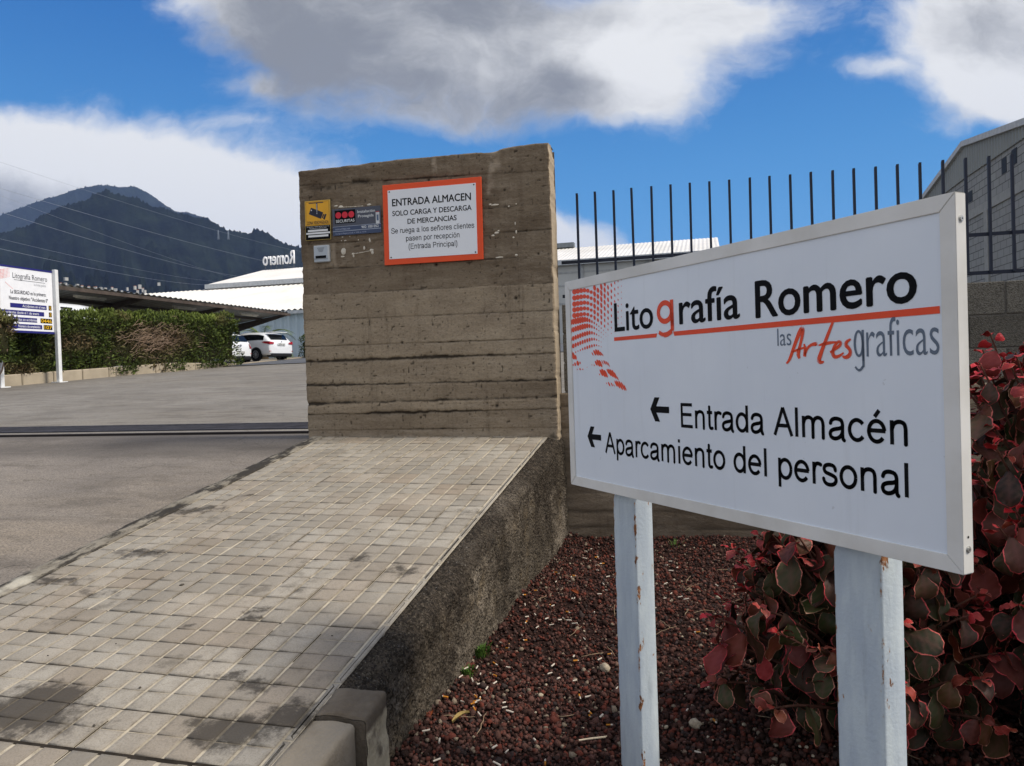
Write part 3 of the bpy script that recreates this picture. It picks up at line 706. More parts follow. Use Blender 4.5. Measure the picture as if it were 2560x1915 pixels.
# ------------------------------------------------------------------ lettering
def raw_text(body, bold=0.0, shear=0.0, spacing=1.0):
    cu = bpy.data.curves.new('lettering', 'FONT'); cu.body = body; cu.resolution_u = 4; cu.offset = bold; cu.shear = shear; cu.space_character = spacing
    ob = bpy.data.objects.new('lettering', cu); COL.objects.link(ob)
    dg_ = bpy.context.evaluated_depsgraph_get()
    me = bpy.data.meshes.new_from_object(ob.evaluated_get(dg_)); bpy.data.objects.remove(ob); bpy.data.curves.remove(cu)
    n = len(me.vertices); co = np.empty(n*3, np.float32); me.vertices.foreach_get('co', co)
    return me, co.reshape(-1, 3)
_me, _co = raw_text('E'); CAPH = float(_co[:, 1].max()); bpy.data.meshes.remove(_me)
_me, _co = raw_text('x'); XH = float(_co[:, 1].max()); bpy.data.meshes.remove(_me)
def text_mesh(body, x0, x1, y, cap, M4, mat, bold=0.0, dz=0.0008, mirror=False, solid=0.0, shear=0.0, spacing=1.0):
    """line of lettering whose ink runs from x0 to x1 on baseline y with capitals of height cap, in the plane given by M4"""
    me, co = raw_text(body, bold if bold <= .008 else 0.0, shear, spacing)
    if bold > .008:
        k = bold*.9; bm = bmesh.new(); bm.from_mesh(me); src = bm.faces[:]; offs = [(k, 0), (-k, 0), (0, k*.8), (0, -k*.8)]
        for q, (dx, dy) in enumerate(offs):
            r = bmesh.ops.duplicate(bm, geom=src); bmesh.ops.translate(bm, vec=(dx, dy, (q+1)*.00008), verts=[v for v in r['geom'] if isinstance(v, bmesh.types.BMVert)])
        bm.to_mesh(me); bm.free(); n = len(me.vertices); co = np.empty(n*3, np.float32); me.vertices.foreach_get('co', co); co = co.reshape(-1, 3)
    a, b = co[:, 0].min(), co[:, 0].max(); co[:, 0] = x0 + (co[:, 0]-a)/(b-a)*(x1-x0); co[:, 1] = y + co[:, 1]*cap/CAPH; co[:, 2] += dz
    if mirror: co[:, 0] = x0+x1-co[:, 0]
    me.vertices.foreach_set('co', co.ravel()); me.materials.clear(); me.materials.append(mat)
    if mirror: me.flip_normals()
    if solid:
        bm = bmesh.new(); bm.from_mesh(me); r = bmesh.ops.extrude_face_region(bm, geom=bm.faces[:])
        bmesh.ops.translate(bm, vec=(0, 0, solid), verts=[v for v in r['geom'] if isinstance(v, bmesh.types.BMVert)]); bmesh.ops.recalc_face_normals(bm, faces=bm.faces[:]); bm.to_mesh(me); bm.free()
    me.transform(M4); me.update(); return me
def flat(polys, M4, mat, name='mark', dz=0.0008):
    B = MB()
    for p in polys: B.add([M4 @ Vector((x, y, dz)) for x, y in p], [tuple(range(len(p)))])
    return B.mesh(name, mat)
def rect(x0, x1, y0, y1): return [(x0, y0), (x1, y0), (x1, y1), (x0, y1)]
def disc(x, y, rx, ry=None, n=20, rot=0.0):
    ry = rx if ry is None else ry; c, s = math.cos(rot), math.sin(rot)
    return [(x+rx*math.cos(a)*c-ry*math.sin(a)*s, y+rx*math.cos(a)*s+ry*math.sin(a)*c) for a in [2*math.pi*k/n for k in range(n)]]
def stroke(pts, w0):
    """brush stroke as a run of quads and round joints; pts = (x, y, width factor)"""
    out = []
    for i in range(len(pts)-1):
        (x0, y0, a), (x1, y1, b) = pts[i], pts[i+1]; dx, dy = x1-x0, y1-y0; l = math.hypot(dx, dy) or 1; nx, ny = -dy/l*w0/2, dx/l*w0/2
        out.append([(x0-nx*a, y0-ny*a), (x1-nx*b, y1-ny*b), (x1+nx*b, y1+ny*b), (x0+nx*a, y0+ny*a)])
    return out
def spline(ctrl, n=8):
    P = [ctrl[0]]+list(ctrl)+[ctrl[-1]]; out = []
    for i in range(1, len(P)-2):
        for k in range(n):
            t = k/n; out.append(tuple(0.5*((2*P[i][j])+(-P[i-1][j]+P[i+1][j])*t+(2*P[i-1][j]-5*P[i][j]+4*P[i+1][j]-P[i+2][j])*t*t+(-P[i-1][j]+3*P[i][j]-3*P[i+1][j]+P[i+2][j])*t**3) for j in range(len(P[i]))))
    out.append(tuple(ctrl[-1])); return out
# plain grotesque letters drawn as strokes (for the lines set in a narrow sans serif)
def _arc(cx, cy, rx, ry, a0, a1, n=22): return [(cx+rx*math.cos(rad(a0+(a1-a0)*k/n)), cy+ry*math.sin(rad(a0+(a1-a0)*k/n))) for k in range(n+1)]
def _sp(*p): return spline(list(p), 7)
_V = lambda x, y0, y1: [(x, y0), (x, y1)]
_O = lambda cx, rx: _arc(cx, .26, rx, .226, 0, 360, 30)
GL = {
 'o': (.556, [_O(.278, .203)]), 'd': (.556, [_O(.26, .19), _V(.45, 0, .716)]), 'p': (.556, [_O(.295, .19), _V(.105, -.2, .519)]),
 'g': (.556, [_O(.255, .185), _sp((.445, .519), (.445, .25), (.445, .02), (.42, -.09), (.34, -.155), (.22, -.165), (.13, -.135), (.085, -.06))]),
 'n': (.556, [_V(.105, 0, .519), _sp((.105, .33), (.155, .44), (.245, .488), (.34, .485), (.41, .44), (.435, .34), (.435, .2), (.435, 0))]),
 'm': (.833, [_V(.105, 0, .519), _sp((.105, .33), (.15, .44), (.23, .488), (.31, .485), (.375, .44), (.395, .34), (.395, .2), (.395, 0)), _sp((.395, .33), (.44, .44), (.52, .488), (.60, .485), (.67, .44), (.70, .34), (.70, .2), (.70, 0))]),
 'r': (.333, [_V(.105, 0, .519), _sp((.105, .30), (.13, .41), (.18, .475), (.25, .488), (.325, .465))]),
 'a': (.556, [_sp((.085, .375), (.12, .45), (.20, .488), (.30, .488), (.39, .455), (.425, .375), (.425, .24), (.425, .10), (.44, .03), (.47, 0)), _sp((.425, .30), (.34, .27), (.20, .245), (.105, .205), (.075, .135), (.11, .06), (.20, .03), (.31, .055), (.39, .12), (.425, .21))]),
 'e': (.556, [_arc(.278, .26, .2, .226, 4, 322, 28), [(.08, .275), (.50, .275)]]), 'c': (.5, [_arc(.265, .26, .2, .226, 38, 322, 24)]),
 's': (.5, [_sp((.415, .365), (.385, .45), (.30, .487), (.19, .485), (.11, .45), (.085, .38), (.12, .315), (.22, .28), (.33, .25), (.41, .205), (.425, .13), (.37, .06), (.27, .03), (.16, .04), (.09, .09), (.06, .165))]),
 't': (.278, [_sp((.13, .66), (.13, .4), (.13, .13), (.155, .055), (.205, .036), (.255, .045)), [(.025, .48), (.25, .48)]]),
 'i': (.222, [_V(.111, 0, .519), _V(.111, .62, .716)]), 'l': (.222, [_V(.111, 0, .716)]),
 'u': (.556, [_sp((.105, .519), (.105, .3), (.105, .17), (.135, .07), (.22, .034), (.31, .05), (.39, .12), (.435, .22)), _V(.435, 0, .519)]),
 'E': (.667, [_V(.125, 0, .716), [(.1, .674), (.60, .674)], [(.1, .385), (.57, .385)], [(.1, .042), (.615, .042)]]),
 'A': (.667, [[(.05, 0), (.333, .70)], [(.333, .70), (.617, 0)], [(.15, .25), (.515, .25)]]),
 'P': (.667, [_V(.125, 0, .716), _sp((.1, .674), (.25, .674), (.40, .672), (.51, .64), (.57, .57), (.57, .46), (.51, .375), (.40, .338), (.25, .335), (.12, .335))]),
 'S': (.667, [_sp((.585, .50), (.55, .60), (.46, .67), (.33, .686), (.19, .66), (.11, .57), (.12, .46), (.21, .40), (.35, .36), (.50, .315), (.585, .25), (.585, .155), (.52, .07), (.39, .028), (.25, .035), (.13, .09), (.075, .21))]),
 '(': (.333, [_sp((.27, .74), (.17, .58), (.125, .4), (.125, .13), (.17, -.05), (.27, -.205))]), ')': (.333, [_sp((.06, .74), (.16, .58), (.205, .4), (.205, .13), (.16, -.05), (.06, -.205))]),
 ' ': (.278, [])}
for _c, _b, _acc in (('é', 'e', [[(.235, .575), (.355, .72)]]), ('ó', 'o', [[(.235, .575), (.355, .72)]]), ('í', 'l', []), ('ñ', 'n', [_sp((.13, .61), (.18, .66), (.25, .655), (.31, .625), (.37, .63), (.42, .69))])): GL[_c] = (GL[_b][0], GL[_b][1]+_acc)
def sans_mesh(body, x0, x1, y, cap, M4, mat, w=.092, dz=.0008):
    x = 0; polys = []
    for ch in body:
        adv, st_ = GL[ch]
        for s_ in st_: polys += stroke([(px+x, py, 1) for px, py in s_], w)
        if ch not in ' ':
            for s_ in st_:
                if len(s_) > 2: polys += [disc(px+x, py, w*.5, n=8) for px, py in s_[1:-1:1]]
        x += adv
    xs = [p[0] for q in polys for p in q]; a, b = min(xs), max(xs); k = cap/.716
    polys = [[(x0+(px-a)/(b-a)*(x1-x0), y+py*k) for px, py in q] for q in polys]
    return flat(polys, M4, mat, 'lettering', dz)
def single_g(x0, x1, y, xh, w):
    """one-storey g with an open tail"""
    r = (x1-x0-w)/2; cx = x0+w/2+r*.97; h = xh/2-w*.42
    ps = [(cx+r*.97*math.cos(a), y+xh/2+h*math.sin(a), 1) for a in [2*math.pi*k/30 for k in range(31)]]
    ring = lambda q: [(cx+(r*.97+q)*math.cos(2*math.pi*k/40), y+xh/2+(h+q)*math.sin(2*math.pi*k/40)) for k in range(41)]
    oo, ii = ring(w/2), ring(-w/2); st_ = [[oo[k], oo[k+1], ii[k+1], ii[k]] for k in range(40)]+stroke([(x1-w/2, y+xh*1.0, 1), (x1-w/2, y-.01, 1)], w)
    t = spline([(x1-w/2, y+.03), (x1-w/2, y-.02), (x1-w*.75, y-xh*.36), (cx+r*.2, y-xh*.49), (cx-r*.45, y-xh*.47), (x0+w*.5, y-xh*.36)], 6)
    st_ += stroke([(a, b, 1 if i < len(t)*.7 else .8) for i, (a, b) in enumerate(t)], w)
    return st_
INK = plain('black_vinyl', '#08090c', .65, .12, var=.05)
ORANGE = plain('orange_vinyl', '#e2481c', .45, .4, var=.05)
GREYV = plain('grey_vinyl', '#5f6c7c', .5, .4, var=.05)
WHITEP = plain('white_panel', '#e6e9ec', .42, .4, var=.025, scale=2)

# ------------------------------------------------------------------ the big direction sign in front
SD = np.array([math.cos(rad(130.7)), math.sin(rad(130.7)), 0]); SO = np.array([0.5117, 1.7726, 1.03])
sx = Vector(-SD); sy = Vector((0, 0, 1)); sz = sx.cross(sy); so = Vector(SO + 1.6*SD)
MS = Matrix(((sx.x, sy.x, sz.x, so.x), (sx.y, sy.y, sz.y, so.y), (sx.z, sy.z, sz.z, so.z), (0, 0, 0, 1)))
sign = empty('direction_sign', tuple(so + sx*.8 - Vector((0, 0, 1.03)))); tag(sign, 'large white framed direction sign with black lettering on two grey posts in red gravel', 'sign')
M = Mat('sign_alu', .38, .5, .0)
f = M.noise(3, 5, .6); M.color(M.mix(M.rng(f, .35, .7), hx('#dcdbd6'), hx('#c9c7c0')))
n = M.noise(240, 2, .5, stretch=(1, 1, .05)); M.bump(n, .08, .002); M_ALU = M.m
M = Mat('sign_face', .40, .42)
f = M.rng(M.noise(1.6, 5, .6), .3, .7); c = M.mix(f, hx('#d6dde5'), hx('#e0e6ec'))
spk = M.rng(M.noise(60, 2, .5), .74, .80); c = M.mix(M.math('MULTIPLY', spk, .25), c, hx('#8a8a86'))
strk = M.rng(M.noise(22, 4, .6, stretch=(1, 1, .06)), .56, .75); c = M.mix(M.math('MULTIPLY', strk, .12), c, hx('#9da0a0'))
M.color(c); M.bump(M.noise(300, 2), .05, .001); M_FACE = M.m
FW_ = .0365; DEP = .030; LIP = .004
B = MB(); B.box(.01, 1.59, .01, .79, -.022, 0.0, M=MS); child('panel', B.mesh('panel', M_FACE), sign)
def frame_piece(pts, name):
    B = MB(); B.prism(pts, -DEP, LIP, MS); me = B.mesh(name, M_ALU)
    bm = bmesh.new(); bm.from_mesh(me); bmesh.ops.recalc_face_normals(bm, faces=bm.faces[:]); bmesh.ops.bevel(bm, geom=bm.edges[:], offset=.0011, segments=2, affect='EDGES'); bm.to_mesh(me); bm.free()
    child(name, me, sign)
g = .0004
frame_piece([(0, 0), (1.6, 0), (1.6-FW_, FW_-g), (FW_, FW_-g)], 'frame'); frame_piece([(0, .8), (FW_, .8-FW_+g), (1.6-FW_, .8-FW_+g), (1.6, .8)], 'frame')
frame_piece([(0, g*2), (FW_-g, FW_+g), (FW_-g, .8-FW_-g), (0, .8-g*2)], 'frame'); frame_piece([(1.6, g*2), (1.6, .8-g*2), (1.6-FW_+g, .8-FW_-g), (1.6-FW_+g, FW_+g)], 'frame')
M_SCR = plain('rivet_steel', '#b9b9b5', .4, .5, .6)
Mside = MS @ Matrix.Translation((1.6, 0, 0)) @ Matrix.Rotation(rad(90), 4, 'Y')
for (v, dk) in ((.745, 0), (.078, 1), (.052, 0)):
    B = MB()
    if dk: B.add([Mside @ Vector((.013+x, v+y, .0006)) for x, y in disc(0, 0, .0028, n=14)], [tuple(range(14))]); child('bolt_hole', B.mesh('bolt_hole', INK), sign)
    else:
        for (r, h0, h1) in ((.0075, 0, .0012), (.0052, .0012, .0032)): B.prism([(.013+x, v+y) for x, y in disc(0, 0, r, n=18)], h0, h1, Mside)
        child('rivet', B.mesh('rivet', M_SCR), sign)
        B = MB(); B.prism([(.013+x, v+y) for x, y in disc(0, 0, .0016, n=10)], .0032, .0036, Mside); child('rivet_pin', B.mesh('rivet_pin', INK), sign)
def st(*a, mat=INK, **k): return child('lettering', text_mesh(*a, MS, mat, **k), sign)
# blue-grey lines of the brand name
st('Lito', .334, .560, .585, .099, bold=.010); st('rafía', .694, .962, .587, .0985, bold=.013); st('Romero', 1.022, 1.507, .582, .0985, bold=.018)
child('lettering', flat(single_g(.581, .667, .594, .0735, .0165), MS, ORANGE, 'lettering', .0012), sign)
def ul(a, b, y0, y1): return [(a, y0-.0065), (b, y1-.0065), (b, y1+.0065), (a, y0+.0065)]
child('underline', flat([[(.329, .5515), (.574, .5515), (.580, .5645), (.329, .5645)], [(.668, .5515), (1.5585, .5505), (1.5585, .5665), (.662, .5655)]], MS, ORANGE, 'underline'), sign)
st('las', 1.099, 1.147, .501, .046, mat=GREYV, bold=-.004); st('raficas', 1.3745, 1.5555, .4635, .088, mat=GREYV, bold=-.006); child('lettering', flat(single_g(1.3395, 1.3685, .4640, .0635, .0062), MS, GREYV, 'lettering', .0010), sign)
# hand-brushed word
qs = lambda x, y: (1400+x*.48342, 640+y*.48342)
def s_uv(px, py):
    v = ray(px, py); nrm = np.array(sz); t = ((np.array(so)-CAM) @ nrm)/(v @ nrm); P = Vector(CAM+t*v) - so
    return (P.dot(sx), P.z)
BR = []
def br(pts, w=.0085):
    c = [s_uv(*qs(x, y))+(k,) for x, y, k in pts]; BR.extend(stroke(spline(c, 6), w))
br([(1172, 556, .5), (1190, 530, .9), (1218, 450, 1.1), (1240, 395, 1.3), (1254, 374, 1.2), (1256, 400, 1.0), (1243, 460, .9), (1233, 505, 1.2), (1240, 530, .7)], .010)
br([(1200, 497, .4), (1225, 487, .8), (1262, 474, .6)], .008)
br([(1262, 455, .5), (1268, 475, .9), (1266, 520, 1.1)], .009); br([(1267, 512, .8), (1280, 478, .9), (1300, 460, .9), (1325, 455, 1.2), (1328, 462, .6)], .0085)
br([(1412, 342, .7), (1395, 385, .9), (1370, 450, 1.0), (1348, 510, 1.2), (1340, 540, 1.2), (1352, 550, .9), (1366, 545, .4)], .010); br([(1338, 462, .4), (1365, 455, 1.0), (1400, 448, .9), (1432, 445, .5)], .008)
br([(1398, 498, .6), (1425, 480, .9), (1450, 460, 1.0), (1452, 444, .8), (1436, 446, .9), (1418, 472, 1.0), (1412, 505, 1.2), (1424, 522, 1.1), (1448, 515, .8), (1468, 500, .5)], .0085)
br([(1505, 430, .5), (1488, 440, .9), (1478, 458, 1.1), (1490, 472, 1.0), (1502, 490, 1.0), (1498, 512, 1.2), (1478, 524, 1.0), (1462, 518, .5)], .009)
child('brushed_lettering', flat(BR, MS, ORANGE, 'brushed_lettering', .0010), sign)
# two arrows and the two lines of directions
def arrow(x0, x1, y, h, t):
    k = h*.62
    return [[(x0, y), (x0+k, y+h), (x0+k+t*1.25, y+h), (x0+t*1.25, y)], [(x0, y), (x0+t*1.25, y), (x0+k+t*1.25, y-h), (x0+k, y-h)], [(x0+t*.6, y-t*.5), (x1, y-t*.5), (x1, y+t*.5), (x0+t*.6, y+t*.5)]]
a = arrow(.530, .630, .3145, .040, .021); child('arrow', flat(a[:2], MS, INK, 'arrow'), sign); o = child('arrow', flat(a[2:], MS, INK, 'arrow', .0010), sign)
a = arrow(.130, .224, .1985, .039, .021); child('arrow', flat(a[:2], MS, INK, 'arrow'), sign); child('arrow', flat(a[2:], MS, INK, 'arrow', .0010), sign)
child('lettering', sans_mesh('Entrada Almacén', .688, 1.476, .262, .0765, MS, INK, .094), sign); child('lettering', sans_mesh('Aparcamiento del personal', .249, 1.475, .1455, .0775, MS, INK, .094), sign)
# halftone swirl of dots in the corner
DOTS = []
def dot_at(x, y, rx, ry, tilt=0.0):
    """ellipse measured on the sign as it appears, moved into the sign's own plane"""
    DOTS.append([s_uv(1400+px*.3413, 675+py*.3413) for px, py in disc(x, y, rx, ry, 14, tilt)][::-1])
for b in [-167, -122, -77, -32, 13, 58, 103, 148, 193, 238, 280, 322, 362, 408, 458, 505, 550]:
    apex = 185+max(0, b-360)*.4; K = 16 if b < 340 else 16+min(16, (b-340)*.16)
    Rm = 490 if b < 120 else max(335, 490-(b-120)*.42); x = 82.0
    while x < Rm:
        y = b + (abs(apex-x)/100)**(1.3 if x < apex else 1.6)*(K if x < apex else 50)
        q = max(0, 1-((x-60)/(Rm-60))**1.05); r = 20*q
        if b > 340: r = 20*q*.80*(.65+.45*math.exp(-((x-(165+(b-360)*.5))/70)**2))
        if b > 520: r *= min(1, max(.4, (x-90)/110))
        el = 1.2 if x < 240 and b < 340 else (1.9 if x < 300 else 2.6)
        if r > 1.1 and y-r*el > 139-(x-65)*.222 and x-r > 70: dot_at(x, y, r*.92, r*el*(.92 if el < 1.5 else 1), -.05 if x < 240 else -.16)
        x += 24.6 if b < 340 else 17.0
for x, y, rx, ry in [(84, 608, 10, 24), (100, 632, 11, 24), (84, 655, 7, 15), (116, 640, 7, 18), (112, 690, 6, 14), (131, 683, 9, 19), (148, 680, 4, 10), (98, 695, 4, 7), (128, 728, 3, 5), (148, 726, 5, 9), (168, 727, 4, 5), (200, 712, 2, 3), (235, 695, 2, 5), (252, 698, 3, 7)]: dot_at(x, y, rx, ry, -.2)
child('dot_pattern', flat(DOTS, MS, ORANGE, 'dot_pattern', .0009), sign); DOTS = []
for lst in ([(240, 615, 4, 14), (256, 606, 7, 22), (272, 604, 8, 26), (288, 606, 7, 25), (303, 612, 4, 16), (314, 622, 2, 12)],
            [(266, 683, 6, 20), (282, 682, 9, 29), (298, 685, 8, 30), (313, 676, 3, 18), (328, 676, 5, 18), (343, 682, 4, 17), (357, 692, 3, 20)],
            [(291, 765, 3, 8), (304, 752, 7, 27), (320, 754, 10, 34), (337, 760, 8, 31), (351, 742, 4, 20), (364, 750, 7, 30), (379, 756, 8, 34), (395, 763, 7, 36), (411, 776, 4, 30), (425, 793, 2, 15)],
            [(342, 830, 2, 8), (361, 836, 5, 18), (381, 838, 4, 16), (397, 846, 2, 10), (412, 832, 6, 25), (428, 838, 7, 33), (446, 845, 7, 38), (463, 852, 5, 36), (478, 862, 4, 25)]):
    for x, y, rx, ry in lst: dot_at(x, y, rx, ry, -.42)
child('dot_tail', flat(DOTS, MS, ORANGE, 'dot_tail', .0009), sign)
# posts: painted box section with rust where the paint has chipped
M = Mat('post_paint', .55, .35)
G = M.sep(M.co('Generated'))
ex = M.math('MULTIPLY', M.math('ABSOLUTE', M.math('SUBTRACT', G[0], .5)), 2.0); ey_ = M.math('MULTIPLY', M.math('ABSOLUTE', M.math('SUBTRACT', G[1], .5)), 2.0)
P = M.co('World')
c = M.mix(M.rng(M.noise(14, 5, .6, stretch=(1, 1, .25)), .35, .7), hx('#adb8c1'), hx('#c2cccf'))
c = M.mix(M.math('MULTIPLY', M.rng(M.noise(40, 4, .6, stretch=(1, 1, .12)), .55, .75), .35), c, hx('#8d959a'))
edge = M.attr('edge')
r1 = M.noise(26, 6, .65, stretch=(1, 1, .45)); rust = M.rng(M.math('ADD', r1, M.math('MULTIPLY', edge, .22)), .735, .765)
rc = M.mix(M.rng(M.noise(60, 4), .4, .6), hx('#6b4327'), hx('#9a6a45')); ring = M.rng(M.math('ADD', r1, M.math('MULTIPLY', edge, .22)), .70, .755)
c = M.mix(M.math('MULTIPLY', ring, .35), c, hx('#a99a80')); c = M.mix(rust, c, rc)
M.color(c); M.bump(M.math('SUBTRACT', M.noise(90, 3), M.math('MULTIPLY', rust, 1.0)), .3, .004); M_POST = M.m
for (u0, u1) in ((1.6-1.371, 1.6-1.239), (1.6-.371, 1.6-.236)):
    V, Fc, ed = [], [], []
    zt = np.linspace(-1.12, .55, 70); hw = []
    prof = []
    for (x, z, e) in [(u0, -.042, 1), (u0+.010, -.040, .4), ((u0+u1)/2, -.040, 0), (u1-.010, -.040, .4), (u1, -.042, 1), (u1+.0015, -.050, .7), (u1+.002, -.085, 0.1), (u1+.0015, -.118, .7), (u1-.004, -.122, 1), (u0+.004, -.122, 1), (u0-.0015, -.118, .6), (u0-.002, -.085, .1), (u0-.0015, -.046, .7)]: prof.append((x, z, e))
    for z in zt:
        for (x, y, e) in prof: V.append(MS @ Vector((x, z, y-.012 if z > -.01 else y))); ed.append(e)
    n = len(prof); Fc = [(i*n+k, i*n+(k+1) % n, (i+1)*n+(k+1) % n, (i+1)*n+k) for i in range(len(zt)-1) for k in range(n)]
    child('post', np_mesh('post', V, np.array(Fc), [M_POST], False, dict(edge=ed)), sign)

# ------------------------------------------------------------------ signs fixed to the concrete wall
def wallM(x, z, y=WYF-.012, tilt=0.0): return Matrix.Translation((x, y, z)) @ Matrix.Rotation(rad(90), 4, 'X') @ Matrix.Rotation(tilt, 4, 'Z')
es = empty('entrance_sign', (-2.27, WYF-.01, 2.44)); tag(es, 'white warehouse entrance notice with a wide orange border screwed to the concrete wall', 'sign')
MW = wallM(0, 0, WYF-.022, rad(-.35)); c0 = MW.inverted() @ Vector((-2.272, WYF, 2.798))
MW = wallM(-2.272, 2.798, WYF-.024, rad(-.45))
B = MB(); B.box(-.4535, .4535, -.3505, .3505, -.016, 0, M=MW, bev=.0015); child('border', B.mesh('border', plain('orange_board', '#e8511f', .5, .4, var=.04, scale=3)), es)
B = MB(); B.box(-.4045, .4045, -.301, .301, 0.0004, .003, M=MW); child('panel', B.mesh('panel', WHITEP), es)
def et(body, x0, x1, z, cap, bold, mat=INK):
    # sizes measured on the wall, moved into the sign's own frame
    child('lettering', text_mesh(body, x0+2.272, x1+2.272, z-2.798+(x0+x1+4.544)/2*.0079, cap, MW, mat, bold=bold, dz=.0038), es)
et('ENTRADA ALMACEN', -2.637, -1.912, 2.958, .0605, .022); et('SOLO CARGA Y DESCARGA', -2.637, -1.909, 2.872, .0435, .018); et('DE MERCANCIAS', -2.497, -2.046, 2.795, .0425, .018)
DKGREY = plain('charcoal_vinyl', '#20242b', .5, .3, var=.04)
def es_(body, x0, x1, z, cap): child('lettering', sans_mesh(body, x0+2.272, x1+2.272, z-2.798+(x0+x1+4.544)/2*.0079, cap, MW, DKGREY, .088, .0038), es)
es_('Se ruega a los señores clientes', -2.652, -1.890, 2.719, .0465); es_('pasen por recepción', -2.515, -2.024, 2.647, .046); es_('(Entrada Principal)', -2.492, -2.046, 2.575, .046)
for (x, y) in ((-.388, .287), (.388, .287), (-.388, -.287), (.388, -.287)):
    B = MB(); B.prism([(x+a, y+b) for a, b in disc(0, 0, .0065, n=12)], .003, .0055, MW); child('screw', B.mesh('screw', plain('screw_dark', '#4a4640', .5, .4, .5)), es)

YEL = plain('yellow_vinyl', '#e0a51c', .45, .4, var=.05); NAVY = plain('navy_ink', '#161a2c', .5, .4, var=.05)
cs = empty('camera_notice', (-3.366, WYF-.01, 2.72)); tag(cs, 'yellow and black video surveillance notice with a camera pictogram on the concrete wall', 'sign')
MC = wallM(-3.366, 2.90, WYF-.016, rad(-.6))
B = MB(); B.box(-.1265, .1265, -.178, .178, -.006, 0, M=MC, bev=.001); child('backing', B.mesh('backing', plain('notice_backing', '#b9a35a', .5, .3)), cs)
child('yellow_panel', flat([rect(-.1225, .1225, -.046, .1745)], MC, YEL, 'yellow_panel', .0006), cs)
child('black_panel', flat([rect(-.1225, .1225, -.1745, -.047)], MC, INK, 'black_panel', .0006), cs)
fr = .0022
child('border_line', flat([rect(-.116, .116, .166, .166+fr), rect(-.116, .116, -.040, -.040+fr), rect(-.116, -.116+fr, -.040, .168), rect(.116-fr, .116, -.040, .168)], MC, NAVY, 'border_line', .0010), cs)
def rot(pts, a, ox, oy): return [(ox+x*math.cos(a)-y*math.sin(a), oy+x*math.sin(a)+y*math.cos(a)) for x, y in pts]
an = rad(-23)
child('camera_pictogram', flat([rot(rect(-.068, .062, -.031, .031), an, -.012, .062), rot(rect(.066, .078, -.018, .018), an, -.012, .062), rot([(.082, -.024), (.100, -.026), (.100, .026), (.082, .024)], an, -.012, .062), rect(-.012, .002, .062, .155), rect(-.085, .060, .153, .161)], MC, NAVY, 'camera_pictogram', .0012), cs)
PALEI = plain('pale_ink', '#c7ccd4', .5)
for nm_, pl_ in (('lens_mark', disc(-.060, .093, .006, n=12)), ('bracket_bolt', disc(-.005, .060, .004, n=10)), ('bracket_line', rect(-.007, -.003, .068, .148))): child(nm_, flat([pl_], MC, PALEI, nm_, .0018), cs)
def ct(body, x0, x1, z, cap, mat, bold=.0): child('lettering', text_mesh(body, x0, x1, z, cap, MC, mat, bold=bold, dz=.0013), cs)
ct('ZONA VIDEOVIGILADA', -.106, .108, -.034, .027, NAVY, .018)
WINK = plain('white_ink', '#dfe2e2', .5, .3, var=.03)
ct('LEY ORGÁNICA 15/1999, DE PROTECCIÓN DE DATOS', -.110, .112, -.061, .0075, WINK); ct('PUEDE EJERCITAR SUS DERECHOS ANTE', -.085, .085, -.076, .0075, WINK)
child('text_strip', flat([rect(-.100, .098, -.101, -.084), rect(-.118, .120, -.124, -.108), rect(-.098, .102, -.150, -.132)], MC, WINK, 'text_strip', .0011), cs)

ss = empty('alarm_sign', (-2.985, WYF-.01, 2.745)); tag(ss, 'dark grey alarm company plate with three red dots on the concrete wall', 'sign')
MA = wallM(-2.985, 2.864, WYF-.016, rad(-.2))
B = MB(); B.box(-.2345, .2345, -.119, .119, -.006, 0, M=MA, bev=.001); child('plate', B.mesh('plate', plain('plate_grey', '#4b4e59', .45, .4, var=.05)), ss)
BLU = plain('plate_blue', '#3a4763', .45, .4, var=.05)
child('blue_band', flat([rect(-.234, .234, -.078, -.041), rect(-.234, .234, -.1185, -.083)], MA, BLU, 'blue_band', .0006), ss)
child('divider_line', flat([rect(-.234, .234, -.041, -.038), rect(-.234, .234, -.083, -.0785)], MA, plain('pale_line', '#a9b2c0', .5), 'divider_line', .0009), ss)
child('logo_panel', flat([rect(-.211, -.010, -.013, .105)], MA, INK, 'logo_panel', .0009), ss)
child('red_dots', flat([disc(-.176, .062, .0285), disc(-.113, .062, .0285), disc(-.049, .062, .0285)], MA, plain('red_ink', '#cf1f33', .45, .4, var=.04), 'red_dots', .0014), ss)
def sa(body, x0, x1, z, cap, mat=None, bold=0.0): child('lettering', text_mesh(body, x0, x1, z, cap, MA, mat or WINK, bold=bold, dz=.0014), ss)
sa('SECURITAS', -.201, -.020, -.004, .025, bold=.012); sa('Instalación', .012, .180, .068, .0235, bold=.006); sa('Protegida', .016, .166, .028, .0235, bold=.006)
PALEB = plain('pale_blue_ink', '#a4adc4', .5)
sa('securitas.es', -.209, -.066, -.070, .019, PALEB); sa('902 100 052', .046, .211, -.070, .022, bold=.014); sa('Inscripción Registro D.S.E. nº 1008 de 7-2-96', -.208, .090, -.108, .012, PALEB)
child('door_symbol', flat([rect(.186, .221, -.040, .062)], MA, plain('door_white', '#cdd0d2', .5), 'door_symbol', .0012), ss)
child('door_detail', flat([rect(.194, .213, -.012, .040)], MA, plain('door_blue', '#5a6a84', .5), 'door_detail', .0016), ss)
child('door_stripe', flat([rect(.186, .221, .062, .070)], MA, plain('door_red', '#a52b33', .5), 'door_stripe', .0018), ss)

